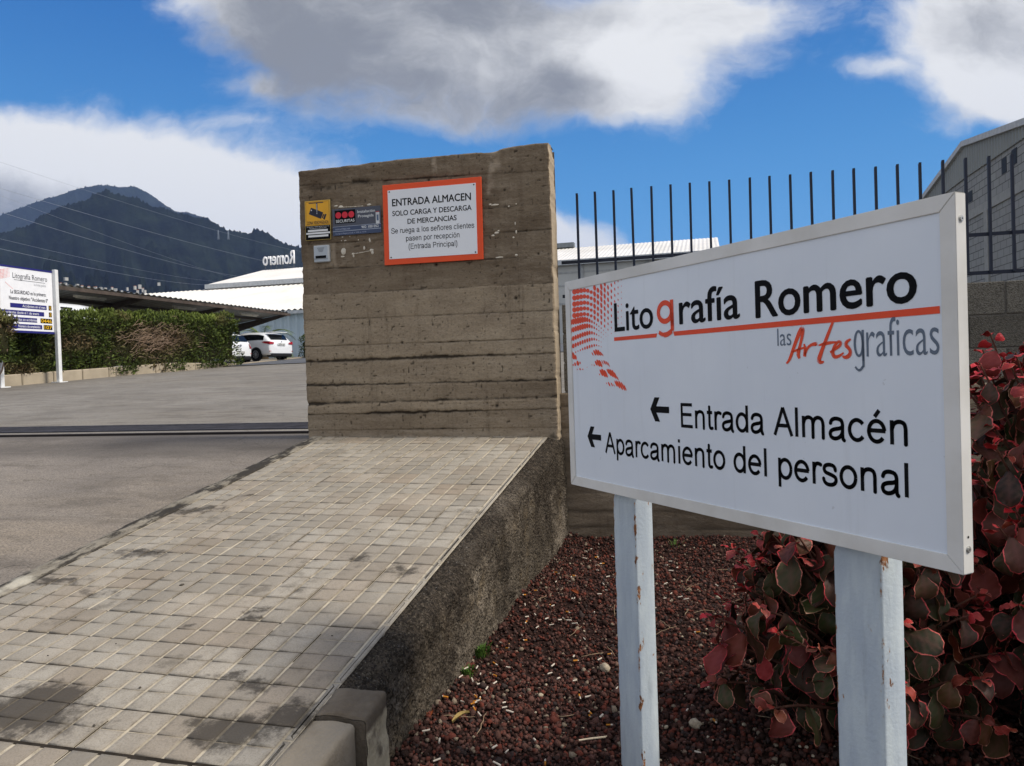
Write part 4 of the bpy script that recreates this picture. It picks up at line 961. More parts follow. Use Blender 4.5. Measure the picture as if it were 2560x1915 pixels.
cr = empty('card_reader', (-3.337, WYF-.01, 2.52)); tag(cr, 'small silver card reader box with a dark slot below the yellow notice', 'card reader')
MR = wallM(-3.337, 2.595, WYF-.004)
M_SILV = plain('silver_plastic', '#a9afb3', .4, .5, .25, var=.06)
B = MB(); B.box(-.076, .076, -.076, .076, -.02, .024, M=MR, bev=.006); child('housing', B.mesh('housing', M_SILV), cr)
B = MB(); B.box(-.070, .070, -.046, .070, .0245, .031, M=MR, bev=.003); child('cover', B.mesh('cover', M_SILV), cr)
child('slot', flat([rect(-.054, .052, -.042, -.018)], MR, INK, 'slot', .0314), cr)
child('grille', flat([rect(-.036+.004*abs(k-2)*0+k*.004, .036-k*.004, .050-k*.0085, .0535-k*.0085) for k in range(5)], MR, plain('grille_grey', '#55585c', .5), 'grille', .0316), cr)
# ------------------------------------------------------------------ red lava gravel
M_GB = plain('gravel_dust', '#2c1e1a', .95, .1, var=.3, scale=25, bump=.6, bscale=120)
xs = np.linspace(-1.24, 6, 150); ys = np.linspace(-3, 6.50, 170); X, Y = np.meshgrid(xs, ys, indexing='ij')
def grav_z(X, Y):
    X = np.asarray(X, float); Y = np.asarray(Y, float)
    return 0.022*fbm(X*1.3, Y*1.3, 0, 400, 4) + 0.05*np.exp(-((Y-6.45)/.35)**2) + .035*np.exp(-((X+1.2)/.10)**2) + .012
tag(link('gravel_bed', np_mesh('gravel_bed', np.stack([X, Y, grav_z(X, Y)-.012], -1).reshape(-1, 3), grid_faces(*X.shape), [M_GB], True)), kind='structure')
bm = bmesh.new(); bmesh.ops.create_icosphere(bm, subdivisions=1, radius=1); bm.verts.index_update()
ICO_V = np.array([v.co[:] for v in bm.verts]); ICO_F = np.array([[v.index for v in f.verts] for f in bm.faces]); bm.free()
bm = bmesh.new(); bmesh.ops.create_icosphere(bm, subdivisions=2, radius=1); bm.verts.index_update()
ICO2_V = np.array([v.co[:] for v in bm.verts]); ICO2_F = np.array([[v.index for v in f.verts] for f in bm.faces]); bm.free()
def rand_rot(n, rng):
    q = rng.normal(size=(n, 4)); q /= np.linalg.norm(q, axis=1)[:, None]; w, x, y, z = q.T
    return np.stack([np.stack([1-2*(y*y+z*z), 2*(x*y-z*w), 2*(x*z+y*w)], -1), np.stack([2*(x*y+z*w), 1-2*(x*x+z*z), 2*(y*z-x*w)], -1), np.stack([2*(x*z-y*w), 2*(y*z+x*w), 1-2*(x*x+y*y)], -1)], 1)
def stones(pos, size, rng, V0=ICO_V, F0=ICO_F, flat=(.6, 1.0), jag=.32):
    n = len(pos); k = len(V0)
    v = V0[None]*(1+rng.uniform(-jag, jag, (n, k, 1)))*rng.uniform(flat[0], flat[1], (n, 1, 3))*size[:, None, None]
    v = np.einsum('nij,nkj->nki', rand_rot(n, rng), v) + pos[:, None, :]
    f = F0[None]+(np.arange(n)*k)[:, None, None]
    return v.reshape(-1, 3), f.reshape(-1, 3)
# density falls with distance: the bed below shows less the flatter the view
P = []
def scatter(n, x0, x1, y0, y1): P.append(np.stack([RNG.uniform(x0, x1, n), RNG.uniform(y0, y1, n)], 1))
scatter(23000, -1.2, 1.6, 1.9, 3.6); scatter(20000, -1.2, 1.5, 3.6, 6.47); scatter(1800, 1.6, 3.2, 2.2, 6.4); scatter(1500, -1.2, 1.6, 1.0, 1.9)
P = np.concatenate(P); n = len(P); size = np.clip(RNG.lognormal(math.log(.0090), .33, n), .0045, .024)
pos = np.concatenate([P, (grav_z(P[:, 0], P[:, 1]) - .010 + size*.5 + RNG.uniform(-.004, .006, n))[:, None]], 1)
V, F = stones(pos, size, RNG)
M = Mat('lava_stone', .95, .08)
t = M.attr('tone'); hue = M.attr('hue')
c = M.mix(t, hx('#2f231f'), hx('#6b4c44')); c = M.mix(M.rng(hue, .62, .94), c, hx('#6a3a30')); c = M.mix(M.rng(hue, .0, .2, 1, 0), c, hx('#403836')); c = M.mix(M.rng(hue, .952, .958), c, hx('#8a7c6b'))
M.color(c); M.bump(M.noise(260, 4, .75), .9, .006); M_LAVA = M.m
tone = np.repeat(RNG.random(n)**1.3, len(ICO_V)); hue = np.repeat(RNG.random(n), len(ICO_V))
tag(link('lava_gravel', np_mesh('lava_gravel', V, F, [M_LAVA], False, dict(tone=tone, hue=hue))), 'bed of loose dark red lava gravel around the sign posts', 'gravel', kind='stuff')

def gpos(X, Y, up=.008): return (X, Y, float(grav_z(X, Y))+up)
def inframe(X, Y):
    v = np.array([X, Y, 0.0])-CAM; z = v @ FW; x = PW/2+PF*(v @ RT)/z; y = PH/2-PF*(v @ UP)/z
    return 0 < x < PW and y < PH, x, y
# pale pebbles, each one a stone of its own
M = Mat('pale_stone', .9, .15)
c = M.mix(M.rng(M.noise(60, 5, .7), .35, .7), hx('#b3a68f'), hx('#8d8171')); M.color(c); M.bump(M.noise(120, 4), .7, .006); M_PALE = M.m
pm = []
for k in range(6):
    v, f = stones(np.zeros((1, 3)), np.array([1.0]), RNG, ICO2_V, ICO2_F, (.55, 1.0), .16); me = np_mesh('pale_pebble', v, f, [M_PALE], False); pm.append(me)
placed = 0
while placed < 200:
    Xp = random.uniform(-1.1, 1.5); Yp = random.uniform(2.0, 6.2)
    dens = .10 + .9*min(1, max(0, (Xp+.45)/.9)) * (1 if Yp < 5.2 else .5)
    ok, px, py = inframe(Xp, Yp)
    if not ok or random.random() > dens: continue
    if px > 1650 and random.random() < .0: continue
    o = link('pale_pebble', random.choice(pm), None, gpos(Xp, Yp, .010)); s = random.choice([.006, .007, .008, .009, .010, .012, .015]) if random.random() < .95 else random.uniform(.016, .021)
    o.scale = (s, s*random.uniform(.7, 1), s*.75); o.rotation_euler = (random.uniform(-.5, .5), random.uniform(-.5, .5), random.uniform(0, 6))
    tag(o, 'small pale pebble lying among the dark red gravel', 'pebble', 'pale pebbles scattered in the red gravel'); placed += 1
for (px, py, s, lab) in [(1512, 1672, .034, 'biggest pale rough stone on the red gravel left of the nearer white signpost'), (1738, 1812, .030, 'rough beige stone on the gravel just right of the left signpost'), (1868, 1655, .030, 'grey stone on the gravel at the left edge of the copperleaf shrub shade')]:
    q = atZ(px, py, .015); o = link('pale_stone', pm[placed % 6], None, (q[0], q[1], .018)); o.scale = (s, s*.8, s*.75); o.rotation_euler = (.3, .2, placed); placed += 1; tag(o, lab, 'stone')
# cigarette ends
M_PAPER = plain('cigarette_paper', '#c2b8a9', .8, .15, var=.08, scale=60); M_FILT = plain('filter_cork', '#b5772c', .8, .15, var=.18, scale=120); M_ASH = plain('burnt_end', '#4a453f', .9, .1)
def butt(lp, lf, r=.0038):
    B = MB(); x = -(lp+lf)/2
    B.tube([(x, 0, 0), (x+lf, 0, 0)], r, 8, 1); B.tube([(x+lf, 0, 0), (x+lf+lp*.5, .0006, 0), (x+lf+lp, -.0004, 0)], [r, r*.97, r*.85], 8, 0); B.tube([(x+lf+lp, 0, 0), (x+lf+lp+.002, 0, 0)], [r*.8, r*.5], 8, 2)
    return B.mesh('cigarette_butt', [M_PAPER, M_FILT, M_ASH])
def wbutt(l, r=.0038):
    B = MB(); B.tube([(-l/2, 0, 0), (0, .0008, 0), (l/2, 0, 0)], [r, r*.95, r*.9], 8, 0); B.tube([(l/2, 0, 0), (l/2+.0015, 0, 0)], [r*.8, r*.5], 8, 2)
    return B.mesh('cigarette_butt', [M_PAPER, M_FILT, M_ASH])
bo = [butt(.010, .020), butt(.016, .021), butt(.004, .020)]; bwm = [wbutt(.022), wbutt(.030), wbutt(.026)]
def put_butt(Xp, Yp, orange, rz=None):
    o = link('cigarette_butt', random.choice(bo if orange else bwm), None, gpos(Xp, Yp, .0135)); o.rotation_euler = (random.uniform(0, 6), random.uniform(-.25, .25), random.uniform(0, 6.3) if rz is None else rz)
    s = random.uniform(.9, 1.15); o.scale = (s, s, s)
    if orange: tag(o, 'cigarette butt with a tan cork filter lying on the red gravel', 'cigarette butt', 'tan filtered cigarette butts on the gravel')
    else: tag(o, 'all white cigarette butt lying on the red gravel', 'cigarette butt', 'white cigarette butts on the gravel')
q3 = lambda x, y: (960+x*800/2085, 1280+y*800/2085)
for (x, y, og) in [(595, 1190, 1), (625, 1205, 1), (598, 1225, 1), (585, 1240, 1), (588, 1275, 1), (400, 1250, 1), (725, 985, 1), (720, 1052, 1), (668, 1128, 0), (628, 1060, 0), (623, 1110, 0), (575, 1100, 0), (500, 1105, 0), (720, 1095, 0), (535, 1052, 0), (605, 1030, 0), (820, 1282, 0), (785, 1255, 0), (780, 1222, 0), (622, 1308, 0), (510, 1245, 0), (808, 995, 0), (1100, 990, 0), (1235, 935, 0), (1250, 965, 1), (1470, 925, 1), (1345, 1295, 1), (1340, 1315, 1), (1275, 1188, 1), (1330, 1190, 0), (1415, 1315, 0), (1242, 1080, 0), (1080, 1035, 0), (720, 1517, 0), (800, 1540, 0), (362, 1503, 0), (275, 1467, 0), (345, 1628, 0), (1050, 1608, 1), (735, 1620, 0), (815, 855, 1), (760, 858, 0), (805, 880, 1), (897, 793, 0), (918, 820, 1), (1145, 703, 0), (1170, 695, 0), (1205, 705, 0), (1242, 720, 0), (1092, 732, 0), (1060, 697, 0), (985, 675, 0), (930, 690, 0), (925, 720, 1), (998, 745, 0), (920, 630, 0), (990, 543, 1), (915, 583, 1), (1080, 610, 1), (1100, 615, 0), (1225, 578, 0), (1240, 575, 0), (1200, 660, 1), (1120, 465, 0), (1210, 460, 0), (1220, 433, 0), (1240, 425, 1), (1115, 400, 1), (1140, 405, 0), (1430, 487, 0), (1460, 432, 0), (1420, 332, 1), (1385, 290, 1), (1490, 285, 0), (1370, 660, 0), (1405, 553, 0), (1450, 527, 0), (1405, 955, 0), (1400, 222, 0), (1350, 240, 0), (1320, 256, 0), (1870, 532, 0), (1930, 555, 0), (1910, 365, 0), (1840, 350, 0), (1870, 380, 0), (1830, 565, 0), (1975, 1297, 0), (2045, 1555, 0)]:
    g = atZ(*q3(x, y), .02); put_butt(g[0], g[1], og)
for k in range(28):
    for _ in range(20):
        Xp = random.uniform(-1.05, 1.0); Yp = random.uniform(2.6, 6.25); ok, px, py = inframe(Xp, Yp)
        if ok and random.random() < (.3 + .7*(Yp-2.6)/3.6): break
    put_butt(Xp, Yp, random.random() < .22)
# grit and small stones lying on the tiles of the ramp
M_GRIT = plain('dark_grit', '#4a453e', .9, .15, var=.25, scale=80)
gm = []
for k in range(4):
    v, f = stones(np.zeros((1, 3)), np.array([1.0]), RNG, ICO_V, ICO_F, (.6, 1.0), .25); gm.append(np_mesh('grit_stone', v, f, [M_GRIT], False))
for (px, py) in [(455, 1463), (423, 1357), (396, 1383), (190, 1545), (700, 1560), (860, 1475), (530, 1650), (235, 1815), (925, 1330), (760, 1290), (600, 1225), (1010, 1215), (350, 1720), (830, 1590), (660, 1400), (120, 1640), (1100, 1160), (980, 1300), (290, 1610), (560, 1350)]:
    q = on_ramp(px, py); o = link('grit_stone', random.choice(gm), None, (q[0], q[1], q[2]+.002)); s_ = random.uniform(.004, .008) if (px, py) != (455, 1463) else .016
    o.scale = (s_, s_*.8, s_*.6); o.rotation_euler.z = random.uniform(0, 6)
    if s_ > .015: tag(o, 'biggest dark pebble lying on the near tiles of the ramp', 'pebble')
    else: tag(o, 'tiny dark stone lying on the tiled ramp', 'pebble', 'tiny stones on the ramp tiles')
# dry twigs and dead leaves
M_TWIG = plain('dry_twig', '#8d7a63', .9, .1, var=.25, scale=30); M_DLEAF = plain('dead_leaf', '#8a4a2c', .85, .15, var=.3, scale=30); M_DLEAF2 = plain('dry_leaf', '#9a8452', .85, .15, var=.3, scale=30)
TW_ = []
for k in range(5):
    B = MB(); l = random.uniform(.05, .09); pts = [(-l+2*l*t, .012*math.sin(t*3+k)+random.gauss(0, .002), .004*math.sin(t*5)) for t in np.linspace(0, 1, 7)]; B.tube(pts, [.0012+.0008*math.sin(3*t) for t in np.linspace(0, 1, 7)], 5); TW_.append(B.mesh('twig', M_TWIG))
n = 0
while n < 46:
    Xp = random.uniform(-1.12, 1.2); Yp = random.uniform(2.2, 5.8); ok, px, py = inframe(Xp, Yp)
    if not ok: continue
    o = link('twig', random.choice(TW_), None, gpos(Xp, Yp, .014)); o.rotation_euler = (random.uniform(0, 6), random.uniform(-.12, .12), random.uniform(0, 6.3)); tag(o, 'thin dry twig lying on the red gravel', 'twig', 'dry twigs on the gravel'); n += 1
B = MB(); B.tube([(-.055, 0, 0), (0, .003, .002), (.05, .001, .004), (.058, .004, .006)], [.0035, .004, .0045, .002], 7)
a = atZ(*q3(1360, 1490), .02); o = link('stick', B.mesh('stick', plain('bleached_stick', '#c3b49b', .85, .1, var=.15, scale=40)), None, (a[0], a[1], .026)); o.rotation_euler.z = .35; tag(o, 'bleached straight stick on the gravel left of the nearer signpost foot', 'stick')
def leaf_flat(w, l, curl):
    V = []; nx, ny = 8, 4
    for i in range(nx+1):
        t = i/nx; ww = w*math.sin(math.pi*min(1, t*.96+.03))**.8
        for j in range(-ny, ny+1): s = j/ny; V.append((l*(t-.5), ww*s, curl*(s*s*w*1.2+math.sin(t*3)*.25*l)))
    m = 2*ny+1
    return V, [(i*m+j, (i+1)*m+j, (i+1)*m+j+1, i*m+j+1) for i in range(nx) for j in range(m-1)]
for (x, y, s, mt, lab) in [(505, 1352, .055, M_DLEAF2, 'curled straw-coloured dead leaf on the gravel near the retaining wall'), (1245, 535, .05, M_DLEAF, 'rust red dead leaf flat on the gravel left of the posts'), (870, 570, .04, M_DLEAF, 'small rust red dead leaf on the gravel against the retaining wall'), (300, 1330, .045, M_DLEAF, 'reddish curled dead leaf at the foot of the retaining wall'), (1235, 200, .04, M_DLEAF2, 'brown dead leaf in the far gravel corner under the footing')]:
    v, f = leaf_flat(s*.32, s*1.5, .5); B = MB(); B.add(v, f, 0, True); g = atZ(*q3(x, y), .02); o = link('dead_leaf', B.mesh('dead_leaf', mt), None, (g[0], g[1], .026)); o.rotation_euler = (random.uniform(-.3, .3), random.uniform(-.3, .3), random.uniform(0, 6)); tag(o, lab, 'dead leaf')
# small weeds
M_WEED = plain('weed_green', '#4d6a2a', .7, .25, var=.3, scale=40)
for (px, py, h, lab, nl) in [(1180, 1640, .07, 'small green weed at the foot of the retaining wall, the farther of two', 150), (1142, 1688, .05, 'small green weed at the foot of the retaining wall, the nearer of two', 100), (1690, 1375, .11, 'thin grassy weed on the gravel between the signpost and the red shrub', 14)]:
    g = atZ(px, py, .015); B = MB()
    for k in range(nl):
        a = random.uniform(0, 6.28); r = random.uniform(0, .05); l = random.uniform(.4, 1)*h; bx, by = r*math.cos(a), r*math.sin(a); d = random.uniform(.1, .6)
        p0 = Vector((bx, by, 0)); p1 = p0+Vector((math.cos(a)*l*d*.5, math.sin(a)*l*d*.5, l*.7)); p2 = p1+Vector((math.cos(a)*l*d*.6, math.sin(a)*l*d*.6, l*.2)); w = .0030; s = Vector((-math.sin(a), math.cos(a), 0))*w
        B.add([p0-s*.4, p0+s*.4, p1+s, p1-s, p2], [(0, 1, 2, 3), (3, 2, 4)], 0)
    o = B.build('weed', M_WEED, None, (max(g[0], -1.17), g[1], .015)); tag(o, lab, 'weed')
B = MB()
for k in range(60):
    a = random.uniform(0, 6.28); B.add([(random.gauss(0, .02), random.gauss(0, .02), random.uniform(-.01, .015)) for _ in range(3)], [(0, 1, 2)], 0)

# ------------------------------------------------------------------ copperleaf shrubs
M = Mat('copperleaf', .55, .25)
rim = M.attr('rim'); t = M.attr('tone'); yg = M.attr('young'); gr = M.attr('green'); a_ = M.attr('along')
c = M.mix(t, hx('#241d16'), hx('#46352b')); c = M.mix(gr, c, hx('#39451f'))
c = M.mix(M.rng(M.noise(45, 4, .6), .45, .75, 0, .45), c, hx('#4c3a28'))
vein = M.attr('vein'); c = M.mix(M.math('MULTIPLY', vein, .30), c, hx('#6d4440'))
red = M.mix(t, hx('#c22a38'), hx('#e0545c'))
c = M.mix(M.math('MULTIPLY', yg, .8), c, hx('#c8232f'))
rimc = M.mix(gr, red, hx('#c99a7e'))
wob = M.math('ADD', rim, M.math('MULTIPLY', M.math('SUBTRACT', M.noise(110, 3), .5), .35)); c = M.mix(M.rng(wob, .82, .97), c, rimc)
M.color(c); M.b.inputs['Transmission Weight'].default_value = 0
M.b.inputs['Subsurface Weight'].default_value = 0
M.bump(M.math('SUBTRACT', M.noise(60, 3), M.math('MULTIPLY', vein, .6)), .35, .004); M_LEAFC = M.m
M_STEMC = plain('shrub_stem', '#5a3b30', .85, .15, var=.25, scale=30)
NA, NB = 9, 3
def leaf_batch(rng):
    A = dict(v=[], f=[], rim=[], tone=[], young=[], green=[], along=[], vein=[]); A['n'] = 0
    return A
def add_leaf(A, base, dirv, up, L, young, green, tone, curl, cup, rng):
    d = dirv/np.linalg.norm(dirv); s = np.cross(d, up); s /= (np.linalg.norm(s)+1e-9); nrm = np.cross(s, d)
    V = []; W = L*rng.uniform(.34, .42)
    ph = rng.uniform(0, 6)
    for i in range(NA+1):
        t = i/NA; w = W*(math.sin(math.pi*min(1.0, .03+t**1.25*.965))**.66) if t < 1 else W*.05
        ang = curl*t*t
        cx, cz = (math.sin(ang)/max(ang, 1e-3) if ang > .02 else 1)*t*L, -(1-math.cos(ang))/max(ang, 1e-3)*t*L if ang > .02 else 0
        for j in range(-NB, NB+1):
            q = j/NB; wz = cup*q*q*w + .09*L*math.sin(t*11+ph+q*2)*abs(q)**2.5*.6
            tooth = 1+.06*math.sin(i*2.6+ph)*(abs(q) > .9)
            V.append(base + d*cx + nrm*(cz+wz) + s*(q*w*tooth))
            r = max(abs(q)**1.6*.98 if t > .08 else .4, (t-.82)/.18 if t > .82 else 0); A['rim'].append(min(1, r)); A['along'].append(t)
            A['vein'].append(1.0 if j == 0 else (.6 if (i+abs(j)) % 2 == 0 and abs(j) < NB else 0)); A['tone'].append(tone); A['young'].append(young); A['green'].append(green)
    m = 2*NB+1; o = A['n']
    A['f'] += [(o+i*m+j, o+(i+1)*m+j, o+(i+1)*m+j+1, o+i*m+j+1) for i in range(NA) for j in range(m-1)]
    A['v'] += V; A['n'] += len(V)
def shrub(name, label, base, shoots, seed, fresh=1.0):
    rng = np.random.default_rng(seed); A = leaf_batch(rng); B = MB(); base = np.array(base, float)
    for (tip, out) in shoots:
        tip = np.array(tip, float); root = base + np.array([rng.normal(0, .07), rng.normal(0, .07), 0])
        mid = root*.45+tip*.55; mid[2] = max(mid[2], tip[2]*.62) + rng.uniform(-.03, .06); mid[:2] = root[:2]*.6+tip[:2]*.4
        ctrl = [tuple(root), tuple(root*.7+mid*.3+np.array([0, 0, .02])), tuple(mid), tuple(mid*.4+tip*.6+np.array([0, 0, .02])), tuple(tip)]
        S_ = [np.array(p) for p in spline(ctrl, 6)]; nS = len(S_)
        B.tube([tuple(p) for p in S_], [.010*(1-i/nS)+.0025 for i in range(nS)], 5)
        nl = rng.integers(11, 16); sun_ = rng.random()
        az0 = rng.uniform(0, 6.28)
        for k in range(nl):
            age = k/(nl-1); s = 1-(.02+.55*age**1.35); i = min(nS-2, int(s*(nS-1))); fr = s*(nS-1)-i; p = S_[i]*(1-fr)+S_[i+1]*fr
            tan = S_[i+1]-S_[i]; tan /= np.linalg.norm(tan)
            az = az0+k*2.39996+rng.normal(0, .25); h = np.array([math.cos(az), math.sin(az), 0])
            h = h + np.array([out[0], out[1], 0])*.35; h /= np.linalg.norm(h)
            if age < .30: L = .022+.10*age*rng.uniform(.7, 1.2)+.012; el = rng.uniform(.1, .9)-age*1.2; young = min(1.0, rng.uniform(.3, 1)*fresh*(1-age*2.2/fresh))
            else: L = rng.uniform(.085, .150); el = rng.uniform(-1.45, -.7) if rng.random() < .85 else rng.uniform(-.6, .3); young = max(0, rng.normal(.02, .12)*fresh+(.3*(fresh-1) if rng.random() < .4 else 0)) if age < .55 else (rng.uniform(.2, .55) if rng.random() < .06 else 0)
            dv = h*math.cos(el)+np.array([0, 0, math.sin(el)])
            pet = p + (h*.8+np.array([0, 0, .15]))*L*.45*(.4+age)
            B.tube([tuple(p), tuple(p*.5+pet*.5+np.array([0, 0, .006])), tuple(pet)], .0013, 4, cap=False)
            upv = np.array([h[0]*.5, h[1]*.5, 1.0]) + rng.normal(0, .35, 3)
            green = float(np.clip(rng.normal(.25, .3), 0, 1)) if age < .6 else float(np.clip(rng.normal(.5, .4), 0, 1))
            add_leaf(A, pet, dv, upv, L, float(np.clip(young, 0, 1)), green, float(rng.random()), rng.uniform(.1, 1.5), rng.uniform(-.35, .6), rng)
    r = empty(name, tuple(base)); tag(r, label, 'shrub')
    child('foliage', np_mesh('foliage', A['v'], np.array(A['f']), [M_LEAFC], True, dict(rim=A['rim'], tone=A['tone'], young=A['young'], green=A['green'], along=A['along'], vein=A['vein'])), r)
    child('stems', B.mesh('stems', M_STEMC), r)
def mound(cx, cy, rx, ry, h, n, seed, zmin=.16, pw=.55):
    rng = np.random.default_rng(seed); out = []; k = 0
    ga = math.pi*(3-math.sqrt(5))
    for k in range(n):
        u = (k+.5)/n; z = u; a = k*ga+rng.normal(0, .2); rr = math.sqrt(max(0, 1-z**2.2))*rng.uniform(.78, 1.05) if rng.random() < .72 else rng.uniform(.2, .8)*math.sqrt(max(0, 1-z*z))
        zz = zmin+(h-zmin)*z**.85*rng.uniform(.9, 1.04)
        out.append(((cx+rx*rr*math.cos(a), cy+ry*rr*math.sin(a), zz), (math.cos(a), math.sin(a))))
    return out
shrub('copperleaf_shrub', 'low copperleaf shrub with pink-edged dark leaves under the right end of the white sign', (.60, 3.22, 0), mound(.50, 3.16, .56, .46, 1.04, 92, 5), 31)
shrub('copperleaf_shrub', 'tall copperleaf shrub with red-tipped shoots right of the white sign against the block wall', (1.36, 3.42, 0), mound(1.34, 3.38, .60, .68, 1.72, 225, 9, .10), 32, 1.5)
# ------------------------------------------------------------------ hedges and planter kerb
M = Mat('hedge_leaf', .75, .2)
t = M.attr('tone'); w = M.attr('top'); b = M.attr('brown')
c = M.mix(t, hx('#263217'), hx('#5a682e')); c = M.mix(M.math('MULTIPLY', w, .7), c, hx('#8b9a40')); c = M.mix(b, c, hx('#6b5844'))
M.color(c); M_HEDGE = M.m
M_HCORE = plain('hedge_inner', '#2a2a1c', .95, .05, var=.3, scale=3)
M_DEADW = plain('dead_branch', '#8a7766', .9, .1, var=.25, scale=3)
def sprigs(pos, nrm, top, size, rng, brown):
    """each sprig: one slim bent leaf quad"""
    n = len(pos)
    d = nrm*rng.uniform(.3, 1.1, (n, 1)) + rng.normal(0, .55, (n, 3)); d[:, 2] += .35 + .7*top
    d /= np.linalg.norm(d, axis=1)[:, None]; r = rng.normal(size=(n, 3)); s = np.cross(d, r); s /= np.linalg.norm(s, axis=1)[:, None]
    L = size*rng.uniform(.6, 1.5, (n, 1)); W = L*rng.uniform(.13, .24, (n, 1))
    bend = rng.normal(0, .18, (n, 3))*L
    v = np.stack([pos-s*W*.4, pos+s*W*.4, pos+d*L*.55+s*W+bend*.3, pos+d*L*.55-s*W+bend*.3, pos+d*L+bend], 1)
    q = (np.arange(n)*5)[:, None]; F4 = q+np.array([[0, 1, 2, 3]]); F3 = q+np.array([[3, 2, 4]])
    tn = np.repeat(rng.random(n), 5); tp = np.repeat(top, 5); br = np.repeat(brown, 5)
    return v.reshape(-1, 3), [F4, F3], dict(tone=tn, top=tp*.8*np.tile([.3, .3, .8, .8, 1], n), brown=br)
def hedge(name, label, x0, x1, y0, y1, h, zf, seed, n, size=.10, deadf=None, lump=.12, over=None):
    rng = np.random.default_rng(seed); cx, cy = (x0+x1)/2, (y0+y1)/2
    root = empty(name, (cx, cy, float(zf(cx, cy)))); tag(root, label, 'hedge')
    # sample a rounded box surface
    A = [(y1-y0)*h, (y1-y0)*h*.25, (x1-x0)*h, (x1-x0)*h*.6, (y1-y0)*(x1-x0)*1.2]; pr = np.array(A)/sum(A); face = rng.choice(5, n, p=pr)
    u, v = rng.random(n), rng.random(n)
    X = np.where(face == 0, x1, np.where(face == 1, x0, x0+(x1-x0)*u)); Y = np.where(face < 2, y0+(y1-y0)*u, np.where(face == 2, y0, np.where(face == 3, y1, y0+(y1-y0)*v)))
    Zr = np.where(face == 4, 1.0, v)
    N = np.zeros((n, 3)); N[face == 0] = (1, 0, 0); N[face == 1] = (-1, 0, 0); N[face == 2] = (0, -1, 0); N[face == 3] = (0, 1, 0); N[face == 4] = (0, 0, 1)
    rnd = .28
    # round the shoulders
    ex = np.clip((np.abs(X-cx)-((x1-x0)/2-rnd))/rnd, 0, 1); ez = np.clip((Zr*h-(h-rnd))/rnd, 0, 1); ey = np.clip((np.abs(Y-cy)-((y1-y0)/2-rnd))/rnd, 0, 1)
    Zh = Zr*h - np.where(Zr*h > h-rnd, rnd*(1-np.sqrt(np.clip(1-np.maximum(ex, ey)**2, 0, 1)))*(ez), 0)
    X = X-np.sign(X-cx)*rnd*.6*ez*ez*(ex > .99); Y = Y-np.sign(Y-cy)*rnd*.6*ez*ez*(ey > .99)
    pos = np.stack([X, Y, Zh], 1); ln = fbm(X*1.1, Y*1.1, Zh*1.3, seed, 4)*lump; pos += N*ln[:, None]; pos[:, 2] += np.where(face == 4, fbm(X*2.5, Y*2.5, 0, seed+3, 3)*.06, 0)
    if over is not None:
        lo = (face == 0)*np.clip((.34-Zr)/.2, 0, 1)*np.clip((Y-over)/1.2+.5*fbm(Y*1.7, 0*Y, 0, seed+9, 3), 0, 1); pos[:, 0] += .26*lo; pos[:, 2] -= .26*lo
    pos -= N*(rng.random((n, 1))**2*.16)
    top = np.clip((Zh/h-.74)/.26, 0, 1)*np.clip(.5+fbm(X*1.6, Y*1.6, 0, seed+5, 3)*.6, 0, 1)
    brown = np.clip(fbm(X*.9, Y*.9, Zh*1.1, seed+7, 3)-.25, 0, 1)*1.1
    if deadf is not None: brown = np.maximum(brown, deadf(X, Y, Zh))
    pos[:, 2] += zf(X, Y)
    keep = rng.random(n) > (brown > .8)*.65; pos, N, top, brown = pos[keep], N[keep], top[keep], np.clip(brown[keep], 0, 1)
    V, F, at = sprigs(pos, N, top, size, rng, brown)
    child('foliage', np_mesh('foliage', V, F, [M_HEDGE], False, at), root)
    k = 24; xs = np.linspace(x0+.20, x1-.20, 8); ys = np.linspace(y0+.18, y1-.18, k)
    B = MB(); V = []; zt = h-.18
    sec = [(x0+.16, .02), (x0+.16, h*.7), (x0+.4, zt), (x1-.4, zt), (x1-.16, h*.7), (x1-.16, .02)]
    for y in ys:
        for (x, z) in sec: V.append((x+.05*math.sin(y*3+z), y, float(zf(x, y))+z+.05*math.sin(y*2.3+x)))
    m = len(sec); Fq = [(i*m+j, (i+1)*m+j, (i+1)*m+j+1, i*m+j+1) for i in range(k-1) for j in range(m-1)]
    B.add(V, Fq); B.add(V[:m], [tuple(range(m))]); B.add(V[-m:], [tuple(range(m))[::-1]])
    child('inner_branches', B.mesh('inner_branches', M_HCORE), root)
    return root
def deadpatch(X, Y, Z):
    return np.clip(1.5-np.sqrt(((Y-24.6)/2.2)**2+((Z-.95)/.60)**2)*1.3, 0, 1)*(X > -20.9)
PZ = lambda x, y: yard_z(x, y)+.30
hg = hedge('hedge', 'long clipped green hedge with a brown dead patch behind the concrete planter kerb', -21.35, -20.05, 16.4, 29.7, 1.92, PZ, 51, 30000, .105, deadpatch, .2, 21.8)
rng = np.random.default_rng(77); B = MB()
for k in range(260):
    y = 24.6+rng.normal(0, 1.0); z = .95+rng.normal(0, .30); x = -20.12+rng.normal(0, .05); L = rng.uniform(.25, .75); a = rng.uniform(-.5, .9); sg = 1 if rng.random() < .6 else -1
    pts = [(x, y, z), (x+rng.uniform(0, .12), y+sg*L*.5*math.cos(a), z+L*.5*math.sin(a)+rng.normal(0, .05)), (x+rng.uniform(-.05, .18), y+sg*L*math.cos(a), z+L*math.sin(a)*.7-rng.uniform(0, .2))]
    B.tube([(p[0], p[1], p[2]+yard_z(p[0], p[1])+.30) for p in pts], [.011, .008, .004], 4, cap=False)
child('dead_branches', B.mesh('dead_branches', M_DEADW), hg)
hedge('bush', 'loose green bush growing over the left edge of the white safety board', -19.45, -18.8, 15.6, 17.45, 1.42, lambda x, y: yard_z(x, y)+.72, 53, 4300, .11, None, .22)['category'] = 'bush'
